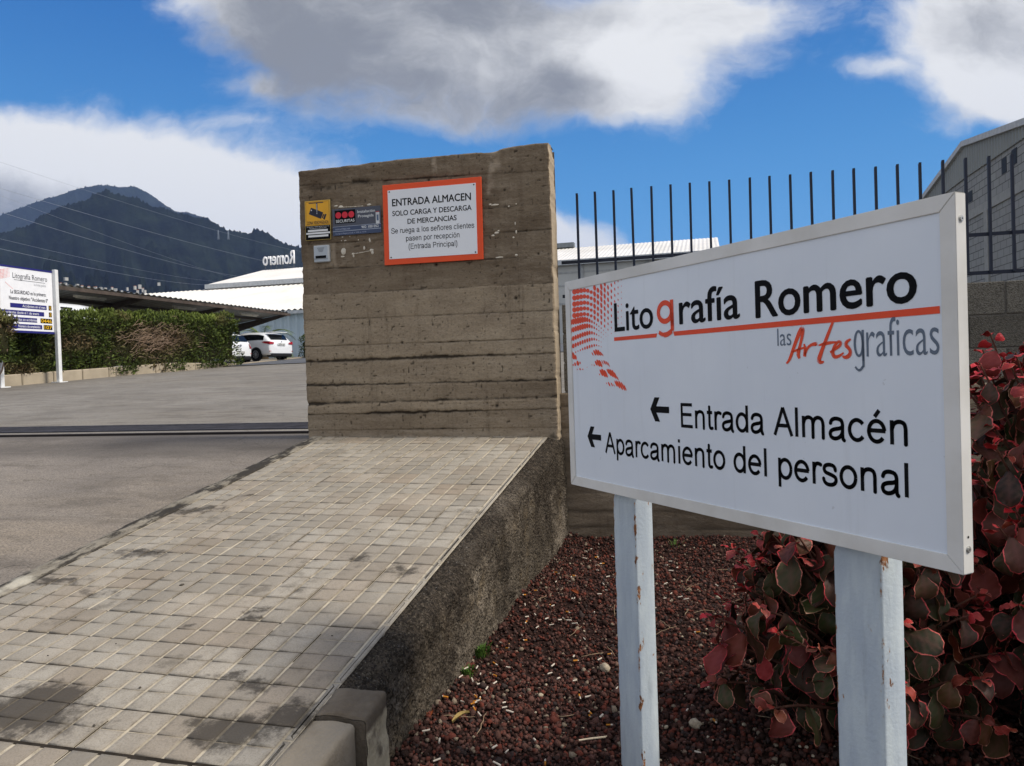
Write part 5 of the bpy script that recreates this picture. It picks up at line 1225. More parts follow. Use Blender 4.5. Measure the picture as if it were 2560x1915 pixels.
for _b in [o for o in COL.objects if o.name == 'bush']:
    B = MB()
    for k in range(9): B.tube([(-19.9+.04*k, 16.2+.12*k, yard_z(-19.8, 16.5)-.05), (-19.55+.05*k, 16.1+.14*k, yard_z(-19.5, 16.6)+.5), (-19.3+.05*k, 16.0+.15*k, yard_z(-19.3, 16.6)+1.1)], [.03, .024, .015], 5)
    child('branches', B.mesh('branches', M_DEADW), _b)
hedge('hedge', 'low dark clipped hedge behind the white hatchback next to the concrete wall', -21.9, -17.0, 38.2, 39.4, 1.25, lambda x, y: yard_z(x, y)+.03, 55, 5200, .12)
M_PK = plain('planter_kerb', '#a39885', .9, .2, var=.15, scale=1.2, bump=.4, bscale=25)
pk = empty('planter_kerb', (-20, 22, 1.6)); tag(pk, 'row of pale concrete kerb blocks holding the soil under the long hedge', 'kerb')
y = 14.0
while y < 29.6:
    l = 1.15; B = MB(); B.box(-20.14, -19.92, y+.012, min(y+l, 29.7)-.012, -.12, .33, bev=.025)
    me = B.mesh('kerb_block', M_PK); me.transform(Matrix.Shear('XY', 4, (0, 0)) if False else Matrix.Identity(4))
    for v in me.vertices: v.co.z += yard_z(v.co.x, v.co.y) + (-.16*max(0, (v.co.y-25.5)/2.6))
    child('kerb_block', me, pk); y += l
B = MB(); V = [(x, yy, yard_z(x, yy)+.26) for yy in (14, 28.1) for x in (-22.5, -20.1)]; B.add(V, [(0, 1, 3, 2)]); tag(B.build('planter_soil', plain('planter_soil', '#3b2f24', .95, .1, var=.3)), kind='structure')
# pale kerb line across the yard in front of the parking rows
B = MB(); a = np.array([-20.0, 28.3]); b_ = np.array([-14.5, 31.3])
n_ = np.array([-(b_-a)[1], (b_-a)[0]]); n_ = n_/np.linalg.norm(n_)
P0 = on_yard(560, 916); P1 = on_yard(775, 894)
dv = (P1-P0)[:2]; dv /= np.linalg.norm(dv); nv = np.array([-dv[1], dv[0]])
P1 = P0 + np.array([dv[0], dv[1], 0])*26
V = []
for P_ in (P0, P1):
    for s_ in (-.16, .16):
        q = P_[:2]+nv*s_; V += [(q[0], q[1], yard_z(*q)-.05), (q[0], q[1], yard_z(*q)+.07)]
B.add(V, [(0, 1, 5, 4), (3, 2, 6, 7), (1, 3, 7, 5), (0, 2, 3, 1), (4, 5, 7, 6)])
tag(B.build('yard_kerb', M_PK), kind='structure')

# ------------------------------------------------------------------ safety board by the hedge
BX = -19.5
bd = empty('safety_board', (BX, 18.5, 1.5)); tag(bd, 'white company safety notice board with number panels on two white posts before the hedge', 'notice board')
MBD = Matrix(((0, 0, 1, BX), (1, 0, 0, 0), (0, 1, 0, 0), (0, 0, 0, 1)))   # local x along +Y, y up, z towards +X
WHB = plain('board_white', '#e4e6ea', .5, .3, var=.03); BLUE = plain('board_blue', '#23246f', .5, .3, var=.05); YELD = plain('yellow_digit', '#dcae1e', .5, .3)
WPOST = plain('post_white', '#d9dbdb', .55, .3, var=.06)
y0b, y1b, z0b, z1b = 17.42, 19.46, 3.13, 4.95
B = MB(); B.box(y0b, y1b, z0b, z1b, -.05, 0, M=MBD); child('panel', B.mesh('panel', WHB), bd)
B = MB(); B.box(y0b, y1b, z1b+.002, z1b+.05, -.055, .012, M=MBD); child('top_edge', B.mesh('top_edge', BLUE), bd)
B = MB(); B.box(y0b, y1b, z0b-.065, z0b-.002, -.055, .012, M=MBD); child('bottom_edge', B.mesh('bottom_edge', BLUE), bd)
for yp in (17.45, 19.47):
    B = MB(); zb = yard_z(BX, yp); B.box(yp-.062, yp+.062, zb, 5.05, .004, .12, M=MBD, bev=.008); child('post', B.mesh('post', WPOST), bd)
    B = MB(); B.box(yp-.16, yp+.16, zb-.02, zb+.02, -.10, .22, M=MBD, bev=.004); child('foot_plate', B.mesh('foot_plate', WPOST), bd)
def bt(body, a, b, z, cap, mat, bold=0.0, dz=.004): child('lettering', text_mesh(body, a, b, z, cap, MBD, mat, bold=bold, dz=dz), bd)
DK = plain('board_ink', '#3a3d47', .5, .3)
bt('Litografía Romero', 18.02, 19.22, 4.655, .155, DK); child('underline', flat([rect(18.06, 19.14, 4.60, 4.612)], MBD, DK, 'underline', .004), bd)
bt('las Artes graficas', 18.74, 19.17, 4.49, .075, plain('board_grey', '#a7a9ae', .5))
bt('La SEGURIDAD es lo primero:', 17.93, 19.16, 4.20, .105, DK, .02); bt('Nuestro objetivo: "Accidentes 0"', 17.87, 19.22, 4.02, .105, DK, .02)
dl = []
for i in range(9):
    for j in range(7): dl.append(disc(17.55+i*.045, 4.82-j*.04+.012*i, .017*(1-i/11), .015, 8))
for i in range(7): dl.append(disc(17.78+i*.035, 4.50-i*.026, .014, .009, 8, -.5))
child('dot_pattern', flat(dl, MBD, plain('board_red', '#e0685a', .5), 'dot_pattern', .004), bd)
for (z, ya, yb, s, na, txt) in [(3.845, 17.9, 19.16, 'Accidentes en el mes', 1, '0'), (3.64, 17.62, 19.06, 'Accidentes desde el 1 de enero', 1, '0'), (3.44, 17.55, 18.80, 'Días transcurridos sin accidentes', 4, '0446'), (3.245, 17.55, 18.97, 'Número de empleados', 3, '107')]:
    child('blue_bar', flat([rect(ya, yb, z-.055, z+.075)], MBD, BLUE, 'blue_bar', .004), bd); w = min(yb-ya-.05, .040*len(s)); bt(s, yb-.45-w*.5 if len(s) < 22 else ya+.05, (yb-.45-w*.5+w) if len(s) < 22 else ya+.05+w, z-.025, .078, WHB, .0, .007)
    e = 19.34; wd = .105*na
    child('number_panel', flat([rect(e-wd, e, z-.06, z+.085)], MBD, INK, 'number_panel', .0045), bd)
    bt(txt, e-wd+.024, e-.02, z-.040, .105, YELD, .006, .009)

# ------------------------------------------------------------------ carport
M_CORR = plain('carport_sheet', '#8e8f8c', .6, .3, .2, var=.12, scale=1.2); M_CBEAM = plain('carport_beam', '#4b4440', .7, .3, var=.15); M_RUSTE = plain('rusty_edge', '#4f4640', .8, .2, var=.3, scale=2)
cp = empty('carport', (-24.5, 30, 2.1)); tag(cp, 'long open carport with a corrugated sheet roof behind the hedge', 'carport')
XE, XI, YA, YB_, ZE = -22.0, -27.6, 20.5, 37.65, 5.02
def cz(x): return ZE + (x-XE)*.145
B = MB(); V = []; Fq = []; yy = np.arange(YA, YB_+.01, .0825)
for i, y in enumerate(yy):
    o_ = .05*(1 if (i//2) % 2 else 0)
    for x in (XI, XE): V += [(x, y, cz(x)+o_)]
for i in range(len(yy)-1): Fq.append((2*i, 2*i+1, 2*i+3, 2*i+2))
B.add(V, Fq); k = len(V); V2 = [(x, y, z+.008) for x, y, z in V]; B.add(V2, [f[::-1] for f in Fq])
child('roof', B.mesh('roof', M_CORR), cp)
B = MB(); B.box(XE-.10, XE-.02, YA, YB_, ZE-.16, ZE-.03); child('edge_beam', B.mesh('edge_beam', M_RUSTE), cp)
for y in (21.0, 26.45, 31.9, 37.4):
    B = MB(); V = []
    for x, dp in ((XE-.12, .12), (-25.2, .42), (XI, .30)):
        V += [(x, y-.07, cz(x)-.03-dp), (x, y+.07, cz(x)-.03-dp), (x, y+.07, cz(x)-.03), (x, y-.07, cz(x)-.03)]
    Fq = [(0, 3, 2, 1), (8, 9, 10, 11)]+[(s*4+k, s*4+(k+1) % 4, s*4+4+(k+1) % 4, s*4+4+k) for s in (0, 1) for k in range(4)]
    B.add(V, Fq); child('roof_beam', B.mesh('roof_beam', M_CBEAM), cp)
    B = MB(); B.box(-25.3, -25.1, y-.08, y+.08, yard_z(-25.2, y)-.05, cz(-25.2)-.40); child('pillar', B.mesh('pillar', M_CBEAM), cp)
for x in (-23.6, -26.6):
    B = MB(); B.box(x-.04, x+.04, YA, YB_, cz(x)-.13, cz(x)-.015); child('purlin', B.mesh('purlin', M_CBEAM), cp)
M_TUBE = plain('tube_lamp', '#b9b4a6', .5, .3)
for y in (24.2, 29.6, 34.6):
    B = MB(); B.box(-22.66, -22.52, y-.75, y+.75, cz(-22.6)-.20, cz(-22.6)-.12, bev=.01); B.tube([(-22.59, y-.7, cz(-22.6)-.225), (-22.59, y+.7, cz(-22.6)-.225)], .018, 6); o = child('tube_lamp', B.mesh('tube_lamp', M_TUBE), cp)

# ------------------------------------------------------------------ cars
def M_paint(name, h): return plain(name, h, .25, .5, var=.02)
GLASS = plain('car_glass', '#101418', .08, .6, var=.05); TYRE = plain('tyre', '#15161a', .9, .1); RIM = plain('rim_alloy', '#9a9da2', .35, .5, .7); TRIM = plain('black_trim', '#17181b', .6, .3); REDL = plain('tail_lens', '#9c1420', .25, .5, var=.05); PLATE = plain('number_plate', '#d3d5d2', .5, .3)
def loft_car(L, W, prof, lowz=.20, taper=.16, greenw=.80):
    """prof: list of (x, belt z, roof z, width factor); x from rear (0) to front (L)"""
    secs = []
    for (x, zb, zr, wf) in prof:
        w = W/2*wf; g = max(0.0, zr-zb)
        secs.append([(x, -w*.86, lowz), (x, -w*.97, lowz+.12), (x, -w, (lowz+zb)*.5+.06), (x, -w*.975, zb-.06), (x, -w*.93, zb), (x, -w*(.93-(.93-greenw)*min(1, g/.45)*.92), zb+g*.82), (x, -w*(greenw-.14)*(1 if g > .05 else 1.2), zb+g*.97), (x, 0, zb+g+.02)])
    V = []; n = 15
    for s in secs:
        V += s + [(x, -y, z) for (x, y, z) in s[:-1][::-1]]
    F = [(i*n+k, (i+1)*n+k, (i+1)*n+k+1, i*n+k+1) for i in range(len(secs)-1) for k in range(n-1)]
    F += [(i*n+n-1, (i+1)*n+n-1, (i+1)*n, i*n) for i in range(len(secs)-1)]
    F += [tuple(range(n)), tuple((len(secs)-1)*n+k for k in range(n))[::-1]]
    return secs, V, F
def side_pane(secs, i0, i1, s, off=.006, lo=.12, hi=.88):
    out = []; up = []
    for i in range(i0, i1+1):
        a, b = np.array(secs[i][4]), np.array(secs[i][5]); out.append(a+(b-a)*lo); up.append(a+(b-a)*hi)
    P = out+up[::-1]
    return [(p[0], (p[1]-off)*(1 if s < 0 else -1), p[2]+.001) for p in P]
def wheel(B_t, B_r, x, y, r, s):
    Mw = Matrix.Translation((x, y, r)) @ Matrix.Rotation(rad(90), 4, 'X')
    ring = [(r*.62, .10), (r*.9, .105), (r, .07), (r, -.07), (r*.9, -.105), (r*.62, -.10)]; n = 28
    V = [Mw @ Vector((a*math.cos(2*math.pi*k/n), a*math.sin(2*math.pi*k/n), z)) for k in range(n) for (a, z) in ring]; m = len(ring)
    B_t.add(V, [(k*m+j, k*m+j+1, ((k+1) % n)*m+j+1, ((k+1) % n)*m+j) for k in range(n) for j in range(m-1)], 0, True)
    B_t.prism(disc(0, 0, r*.62, n=20), -.06, .06, Mw)
    for k in range(10):
        a = 2*math.pi*k/10; B_r.prism(rot(rect(r*.10, r*.60, -r*.035, r*.035), a, 0, 0), -.092, .092, Mw)
    B_r.prism(disc(0, 0, r*.13, n=12), -.098, .098, Mw)
    o = [(r*.56*math.cos(2*math.pi*k/24), r*.56*math.sin(2*math.pi*k/24)) for k in range(24)]; i_ = [(r*.63*math.cos(2*math.pi*k/24), r*.63*math.sin(2*math.pi*k/24)) for k in range(24)]
    for z in (-.10, .10):
        V = [Mw @ Vector((x_, y_, z)) for x_, y_ in o+i_]; B_r.add(V, [(k, (k+1) % 24, 24+(k+1) % 24, 24+k) for k in range(24)])
def car(name, label, x, y, heading, paint, L=4.35, W=1.80, kind='hatch', plate='1234 BCD'):
    r = empty(name, (x, y, yard_z(x, y)+.037), heading); tag(r, label, 'car')
    if kind == 'hatch':
        prof = [(0.00, .62, .62, .84), (.03, .86, .86, .90), (.12, .93, 1.00, .94), (.42, .98, 1.34, .965), (.75, 1.0, 1.43, .985), (1.35, .99, 1.475, 1.0), (2.1, .96, 1.475, 1.0), (2.6, .945, 1.40, 1.0), (3.25, .93, .99, .985), (3.8, .86, .86, .95), (4.2, .70, .70, .86), (4.35, .55, .55, .72)]
    else:
        prof = [(0.00, .62, .62, .86), (.03, .88, .88, .91), (.10, .93, .98, .94), (.34, .96, 1.36, .96), (.60, .97, 1.45, .98), (1.2, .96, 1.47, 1.0), (2.0, .95, 1.46, 1.0), (2.45, .94, 1.38, 1.0), (3.0, .92, .97, .985), (3.5, .84, .84, .95), (3.85, .68, .68, .86), (3.97, .55, .55, .72)]
        L = 3.97
    secs, V, F = loft_car(L, W, prof)
    me = bpy.data.meshes.new('body'); me.from_pydata(V, [], F); me.materials.append(paint)
    bm = bmesh.new(); bm.from_mesh(me); bmesh.ops.recalc_face_normals(bm, faces=bm.faces[:]); bm.to_mesh(me); bm.free()
    me.polygons.foreach_set('use_smooth', [True]*len(me.polygons)); me.update()
    b = link('body', me, r); sub = b.modifiers.new('sub', 'SUBSURF'); sub.levels = sub.render_levels = 1
    for s in (-1, 1):
        for (i0, i1) in ((3, 5), (5, 7), ) if True else ():
            p = side_pane(secs, i0, i1, s, .012); B = MB(); B.poly(p if s > 0 else p[::-1]); B.build('side_window', GLASS, r)
    # rear and front glass, following the sloping sections
    def cross_pane(i0, i1, t0, t1, k, off):
        a, b2 = np.array(secs[i0]), np.array(secs[i1]); lo = a+(b2-a)*t0; hi = a+(b2-a)*t1
        P0, P1 = lo[6]*[1, k, 1], hi[6]*[1, k, 1]; zc = .012
        return [(P0[0]+off, P0[1], P0[2]+zc), (P0[0]+off, -P0[1], P0[2]+zc), (P1[0]+off, -P1[1], P1[2]+zc), (P1[0]+off, P1[1], P1[2]+zc)]
    B = MB(); B.poly(cross_pane(2, 3, .12, .92, 1.0, -.02)); B.build('rear_window', GLASS, r)
    B = MB(); B.poly(cross_pane(7, 8, .08, .92, 1.0, .02)); B.build('windscreen', GLASS, r)
    for (wx, s) in ((.86 if kind == 'hatch' else .72, -1), (.86 if kind == 'hatch' else .72, 1), (L-.92, -1), (L-.92, 1)):
        B = MB(); B.prism([(wx+q*1.12, .31+z*1.12) for q, z in disc(0, 0, .335, n=24)], -.0, .02, Matrix.Translation((0, s*(W/2-.005)+(.01 if s > 0 else .01), 0)) @ Matrix.Rotation(rad(90), 4, 'X')); B.build('wheel_arch', TRIM, r)
        Bt, Br = MB(), MB(); wheel(Bt, Br, wx, s*(W/2-.075), .32, s); wo = Bt.build('wheel', TYRE, r); Br.build('rim', RIM, wo)
    for s in (-1, 1):
        B = MB(); hw = W/2*.9
        pts = [(.012, s*hw*.62, .90), (.03, s*hw*.985, .95), (.30, s*hw*1.055, .965), (.52, s*hw*1.075, .93), (.28, s*hw*1.06, .85), (.02, s*hw*.985, .80), (-.002, s*hw*.66, .82)]
        if kind != 'hatch': pts = [(.03, s*hw*.80, .93), (.05, s*hw*.99, .96), (.22, s*hw*1.05, .95), (.20, s*hw*1.05, .74), (.02, s*hw*.99, .70), (-.01, s*hw*.80, .72)]
        pts = [(a-.014, b2*1.012, c) for a, b2, c in pts]; B.poly(pts if s > 0 else pts[::-1]); B.build('tail_light', REDL, r)
        B = MB(); B.box(L-.40, L-.16, s*W*.36-.12, s*W*.36+.12, .66, .76, bev=.03); B.build('headlight', PLATE, r)
        B = MB(); B.box(L*.55, L*.55+.12, s*(W/2+.10)-.09, s*(W/2+.10)+.09, .96, 1.09, bev=.03); B.build('mirror', paint, r)
        B = MB(); B.box(1.62, 1.80, s*(W/2*.985)-.012, s*(W/2*.985)+.012, .86, .885, bev=.005); B.build('door_handle', paint, r)
        B = MB(); B.box(.012, .05, s*W*.40-.10, s*W*.40+.10, .44, .475, bev=.01); B.build('reflector', REDL, r)
    MP = Matrix(((0, 0, -1, -.012), (-1, 0, 0, 0), (0, 1, 0, 0), (0, 0, 0, 1)))
    zp = .80 if kind == 'hatch' else .52
    B = MB(); B.box(-.26, .26, zp-.055, zp+.055, 0, .014, M=MP); pl = B.build('number_plate', PLATE, r)
    if plate:
      me = text_mesh(plate, -.22, .22, zp-.036, .072, MP, INK, bold=.006, dz=.017); link('plate_number', me, pl)
    B = MB(); B.box(-.04, .34, -W*.40, W*.40, .17, .34, bev=.04); B.build('bumper_trim', TRIM, r)
    if kind != 'hatch':
        B = MB(); B.prism(disc(0, .84, .055, n=16), .0, .010, MP); e = B.build('badge', RIM, r)
    else:
        B = MB(); B.prism(disc(0, .93, .035, n=12), .0, .012, MP); B.build('badge', RIM, r)
        B = MB(); B.box(.08, .50, -W*.30, W*.30, 1.40, 1.435, bev=.01); B.build('spoiler', paint, r)
        B = MB(); B.box(-.022, .06, -W*.42, W*.42, .335, .36, bev=.008); B.build('diffuser_line', RIM, r)
    return r
WHP = M_paint('white_paint', '#dcdfe2')
H1 = rad(180-13)
car('parked_car', 'white hatchback with pointed red tail lamps parked under the carport end', -20.9, 34.75, H1, WHP, plate='8298 HJK')
car('parked_car', 'small white hatchback with a round tailgate badge half hidden by the hedge end', -21.55, 32.2, rad(180-8), WHP, 3.97, 1.68, 'small', plate='3463 DJJ')
car('parked_car', 'red car parked beyond the white hatchback with only its rear top showing', -23.2, 45.6, rad(180-25), M_paint('red_paint', '#b3141c'), plate=None)
# white van behind the hedge
VX, VY = -22.62, 21.05
vn = empty('white_van', (VX, VY, yard_z(VX, VY))); tag(vn, 'tall white van parked under the carport, only its roof above the hedge', 'van')
sec = [(-.98, .3), (-1.0, 1.2), (-.97, 1.9), (-.86, 2.42), (-.6, 2.56), (0, 2.60), (.6, 2.56), (.86, 2.42), (.97, 1.9), (1.0, 1.2), (.98, .3)]
B = MB(); V = []
ysec = [(-2.7, .90), (-2.55, 1.0), (0, 1.0), (2.0, 1.0), (2.55, .985), (2.7, .94)]
for (y, k) in ysec: V += [(x*k, y, .3+(z-.3)*k*1.07) for x, z in sec]
m = len(sec); B.add(V, [(i*m+j, i*m+j+1, (i+1)*m+j+1, (i+1)*m+j) for i in range(len(ysec)-1) for j in range(m-1)], 0, True); B.add(V[:m], [tuple(range(m))]); B.add(V[-m:], [tuple(range(m))[::-1]])
B.build('body', WHP, vn)
for y in (-1.7, -.2, 1.3):
    B = MB(); B.box(.975, .992, y-.6, y+.6, 1.45, 1.95, bev=.005); B.build('side_window', GLASS, vn)
B = MB(); B.box(.84, .90, .9, 1.4, 2.50, 2.56, bev=.01); B.build('roof_vent', TRIM, vn)
for (y, s) in ((-1.7, -1), (-1.7, 1), (1.7, -1), (1.7, 1)):
    Bt, Br = MB(), MB(); Mq = Matrix.Translation((s*.86, y, .36)) @ Matrix.Rotation(rad(90), 4, 'Y'); Bt.prism(disc(0, 0, .36, n=20), -.12, .12, Mq); wo = Bt.build('wheel', TYRE, vn); Br.prism(disc(0, 0, .2, n=14), -.125, .125, Mq); Br.build('rim', RIM, wo)

# ------------------------------------------------------------------ palm behind the cars
M_PALM = plain('palm_frond', '#5f6f38', .6, .3, var=.3, scale=4); M_TRK = plain('palm_trunk', '#6a5a45', .95, .1, var=.3, scale=8, bump=.8)
px_, py_ = -25.6, 40.6; pz_ = yard_z(px_, py_)
pm_ = empty('palm', (px_, py_, pz_)); tag(pm_, 'short palm with arching green fronds behind the parked cars', 'palm')
B = MB(); B.tube([(0, 0, 0), (.03, 0, .4), (0, 0, .95)], [.26, .24, .2], 10); o = B.build('trunk', M_TRK, pm_)
B = MB(); rng = np.random.default_rng(5)
for k in range(30):
    a = k*2.4+rng.normal(0, .15); el = rng.uniform(.15, 1.25); L = rng.uniform(2.0, 2.8); p = np.array([0, 0, 1.0]); pts = [p.copy()]; e = el
    for i in range(12): p = p+np.array([math.cos(a)*math.cos(e), math.sin(a)*math.cos(e), math.sin(e)])*L/12; e -= .155; pts.append(p.copy())
    B.tube(pts, [.03-.0021*i for i in range(13)], 4, cap=False)
    sd_ = np.array([-math.sin(a), math.cos(a), 0])
    for i in range(2, 13):
        for s in (-1, 1):
            for h_ in (0, .5):
                q = pts[i]*(1-h_)+pts[i-1]*h_; l = .42*math.sin(math.pi*min(1, (i-h_)/12.5))+.10; tip = q+sd_*s*l*.75+(pts[i]-pts[i-1])/np.linalg.norm(pts[i]-pts[i-1])*l*.7-np.array([0, 0, .12*l]); w_ = (pts[i]-pts[i-1])*.12
                B.add([q-w_, q+w_, tip], [(0, 1, 2)])
B.build('fronds', M_PALM, pm_)

# ------------------------------------------------------------------ long warehouse behind the concrete wall
M = Mat('white_roof', .55, .35)
c = M.mix(M.rng(M.noise(.25, 5, .6), .35, .7), hx('#e3e0da'), hx('#d2cec5')); gs = M.rng(M.noise(.22, 4, .6, stretch=(1.2, .25, .25)), .60, .72); c = M.mix(M.math('MULTIPLY', gs, .35), c, hx('#a9ab86')); M.color(c); M_ROOF = M.m
M_ROOFE = plain('roof_gutter', '#b5b9bb', .6, .3); M_WHW = plain('warehouse_cladding', '#b3c2cb', .6, .3, var=.06, scale=.5); M_WHB = plain('warehouse_block', '#bdbdb8', .9, .2, var=.06, scale=.6)
def corr(B, y0, z0, y1, z1, x0a, x0b, x1, pitch, amp, flipn=False):
    """corrugated slope from eave (y0,z0) up to (y1,z1); left edge from x0a at the eave to x0b at the top"""
    n = int((x1-min(x0a, x0b))/pitch); V = []; xs = np.linspace(min(x0a, x0b), x1, n*4+1)
    dy, dz = y1-y0, z1-z0; l = math.hypot(dy, dz); ny, nz_ = -dz/l, dy/l
    for i, x in enumerate(xs):
        o_ = amp*(0, .5, 1, .5)[i % 4] if (i % 8) >= 0 else 0
        xb = max(x, x0a); xt = max(x, x0b)
        V += [(xb, y0+ny*o_, z0+nz_*o_), (xt, y1+ny*o_, z1+nz_*o_)]
    B.add(V, [(2*i, 2*i+2, 2*i+3, 2*i+1) for i in range(len(xs)-1)])
wh = empty('warehouse', (-20, 58, 3.4)); tag(wh, 'long white-roofed warehouse behind the concrete wall and fence with a lower lean-to roof', 'warehouse')
EY, EZ, RY, RZ, XL, XR = 54.0, 9.15, 62.0, 11.3, -38.9, 1.1
B = MB(); corr(B, EY-.3, EZ, RY, RZ, XL, XL, XR, .30, .035); child('roof', B.mesh('roof', M_ROOF), wh)
B = MB(); B.add([(XL, RY, RZ), (XR, RY, RZ), (XR, 70.3, 9.15), (XL, 70.3, 9.15)], [(0, 1, 2, 3)]); child('rear_roof', B.mesh('rear_roof', M_ROOF), wh)
B = MB(); B.box(XL, XR, EY-.46, EY-.305, EZ-.34, EZ+.02); child('gutter', B.mesh('gutter', M_ROOFE), wh)
B = MB(); B.box(-17.2, -10.2, RY-.35, RY+.35, RZ+.05, RZ+.42); child('ridge_vent', B.mesh('ridge_vent', plain('vent_grey', '#70767a', .7)), wh)
B = MB(); B.box(XL+.2, XR-.2, EY, 70, 2.5, EZ-.2); child('walls', B.mesh('walls', M_WHB), wh)
# gable end
B = MB(); B.add([(XR-.2, EY, EZ-.21), (XR-.2, 70, EZ-.21), (XR-.2, RY, RZ-.1)], [(0, 1, 2)]); B.add([(XL+.2, EY, EZ-.21), (XL+.2, RY, RZ-.1), (XL+.2, 70, EZ-.21)], [(0, 1, 2)]); child('gable', B.mesh('gable', M_WHB), wh)
for x in np.arange(-36, 0, 4.6):
    B = MB(); B.box(x-.13, x+.13, EY-.10, EY-.002, 2.5, EZ-.3); child('wall_pillar', B.mesh('wall_pillar', plain('pillar_grey', '#9fa1a0', .9)), wh)
for z in (6.1, 7.4, 8.3):
    B = MB(); B.box(XL+.3, XR-.25, EY-.03, EY-.0015, z-.06, z+.06); child('wall_band', B.mesh('wall_band', plain('band_grey', '#a7a8a6', .9)), wh)
# lean-to
LX0, LX1, LY, LZ = -47.0, -17.0, 44.0, 5.75
B = MB(); corr(B, LY-.3, LZ, 53.9, 8.72, LX0, LX0, LX1, .42, .11); child('lean_to_roof', B.mesh('lean_to_roof', M_ROOF), wh)
B = MB(); B.box(LX0, LX1, LY-.36, LY-.305, LZ-.22, LZ+.0); child('gutter', B.mesh('gutter', M_ROOFE), wh)
B = MB(); V = []
xs = np.arange(LX0+.2, LX1, .11)
for i, x in enumerate(xs): V += [(x, LY-(.12 if i % 5 < 2 else 0), 2.3), (x, LY-(.12 if i % 5 < 2 else 0), LZ+.0)]
B.add(V, [(2*i, 2*i+2, 2*i+3, 2*i+1) for i in range(len(xs)-1)]); child('cladding', B.mesh('cladding', M_WHW), wh)
# roof letters seen from behind
RL = empty('roof_letters', (-37.1, 61.8, RZ)); tag(RL, 'white roof sign letters seen in mirror writing from behind on the warehouse ridge', 'roof sign')
MRL = Matrix.Translation((0, 61.9, 0)) @ Matrix.Rotation(rad(90), 4, 'X')
M_RL = plain('letter_metal', '#f4f6f8', .5, .4)
child('letters', text_mesh('Romero', -38.75, -35.55, RZ+.42, 1.15, MRL, M_RL, bold=.008, mirror=True, solid=.12), RL)
B = MB()
for x in np.linspace(-38.6, -35.7, 6): B.tube([(x, 61.95, RZ-.1), (x, 61.95, RZ+1.3)], .035, 6)
B.tube([(-38.8, 61.95, RZ+.55), (-35.5, 61.95, RZ+.55)], .03, 6); child('support_frame', B.mesh('support_frame', plain('support_steel', '#5b6068', .6)), RL)

# ------------------------------------------------------------------ grey block warehouse on the right
M = Mat('painted_block', .9, .2)
P = M.sep(M.co('World'))
BRK = M.nd('ShaderNodeTexBrick'); cmb = M.nd('ShaderNodeCombineXYZ'); M.L.new(P[1], cmb.inputs[0]); M.L.new(P[2], cmb.inputs[1]); M.L.new(cmb.outputs[0], BRK.inputs['Vector'])
BRK.inputs['Scale'].default_value = 1.0; BRK.inputs['Brick Width'].default_value = .5; BRK.inputs['Row Height'].default_value = .25; BRK.inputs['Mortar Size'].default_value = .014
BRK.inputs['Color1'].default_value = hx('#94948f'); BRK.inputs['Color2'].default_value = hx('#8c8b87'); BRK.inputs['Mortar'].default_value = hx('#565552')
c = M.mix(M.rng(M.noise(.4, 5, .6), .4, .75, 0, .4), BRK.outputs['Color'], hx('#8b8983')); M.color(c); M_PBL = M.m
M_GCLAD = plain('grey_cladding', '#848681', .6, .3, var=.06, scale=.6); M_BAND = plain('ring_beam', '#96958f', .9, .2, var=.08); M_DARKO = plain('opening_dark', '#14161a', .6, .3)
gw = empty('grey_warehouse', (16, 32, 2.3)); tag(gw, 'grey block warehouse with a corrugated gable top at the right edge behind the fence', 'warehouse')
GX = 9.0
def rz_(y): return 8.95-abs(y-30.0)*(.155 if y > 30 else .159)
B = MB(); ys_ = [18, 30, 44]
B.add([(GX, 16, 1.2), (GX, 44, 1.2), (GX, 44, rz_(44)-.1), (GX, 37.6, 7.70), (GX, 22.4, 7.70), (GX, 16, rz_(16)-.1)], [(0, 5, 4, 3, 2, 1)]); child('block_wall', B.mesh('block_wall', M_PBL), gw)
B = MB(); B.add([(GX+.02, 44, 1.2), (GX+14, 44, 1.2), (GX+14, 44, 6.7), (GX+.02, 44, 6.7)], [(0, 1, 2, 3)]); B.add([(GX+.02, 16, 1.2), (GX+14, 16, 1.2), (GX+14, 16, 6.6), (GX+.02, 16, 6.6)], [(3, 2, 1, 0)]); child('side_wall', B.mesh('side_wall', M_BAND), gw)
def sheet(B, f0, f1, x, ya, yb, pitch, amp):
    ysx = np.arange(ya, yb+.001, pitch/4); V = []
    for i, y in enumerate(ysx): o_ = amp*(0, 1, 1, 0)[i % 4]; V += [(x-o_, y, f0(y)), (x-o_, y, f1(y))]
    B.add(V, [(2*i, 2*i+1, 2*i+3, 2*i+2) for i in range(len(ysx)-1)])
B = MB(); sheet(B, lambda y: 6.55+(y-30)*0+1.18-abs(y-30)*0.0 if False else 7.70-abs(y-30)*.012, lambda y: max(7.72-abs(y-30)*.012, rz_(y)-.05), GX-.03, 22.0, 38.0, .24, .035); child('gable_cladding', B.mesh('gable_cladding', M_GCLAD), gw)
B = MB()
for (ya, yb) in ((16, 30), (30, 44)):
    V = []
    for y in (ya, yb):
        for (x, dz) in ((GX-.16, -.16), (GX-.16, .03), (GX+14, .03), (GX+14, -.16)): V.append((x, y, rz_(y)+dz))
    B.add(V, [(0, 1, 5, 4), (1, 2, 6, 5), (3, 0, 4, 7), (0, 3, 2, 1), (4, 5, 6, 7)])
child('roof', B.mesh('roof', plain('roof_trim', '#b3b3b0', .6, .3)), gw)
B = MB(); B.box(GX-.05, GX-.002, 16, 43.9, 6.18, 6.48); child('ring_beam', B.mesh('ring_beam', M_BAND), gw)
for y in (18.5, 23.3, 28.1, 32.9, 37.7):
    B = MB(); B.box(GX-.06, GX-.003, y-.17, y+.17, 1.2, 6.175); child('pillar', B.mesh('pillar', M_BAND), gw)
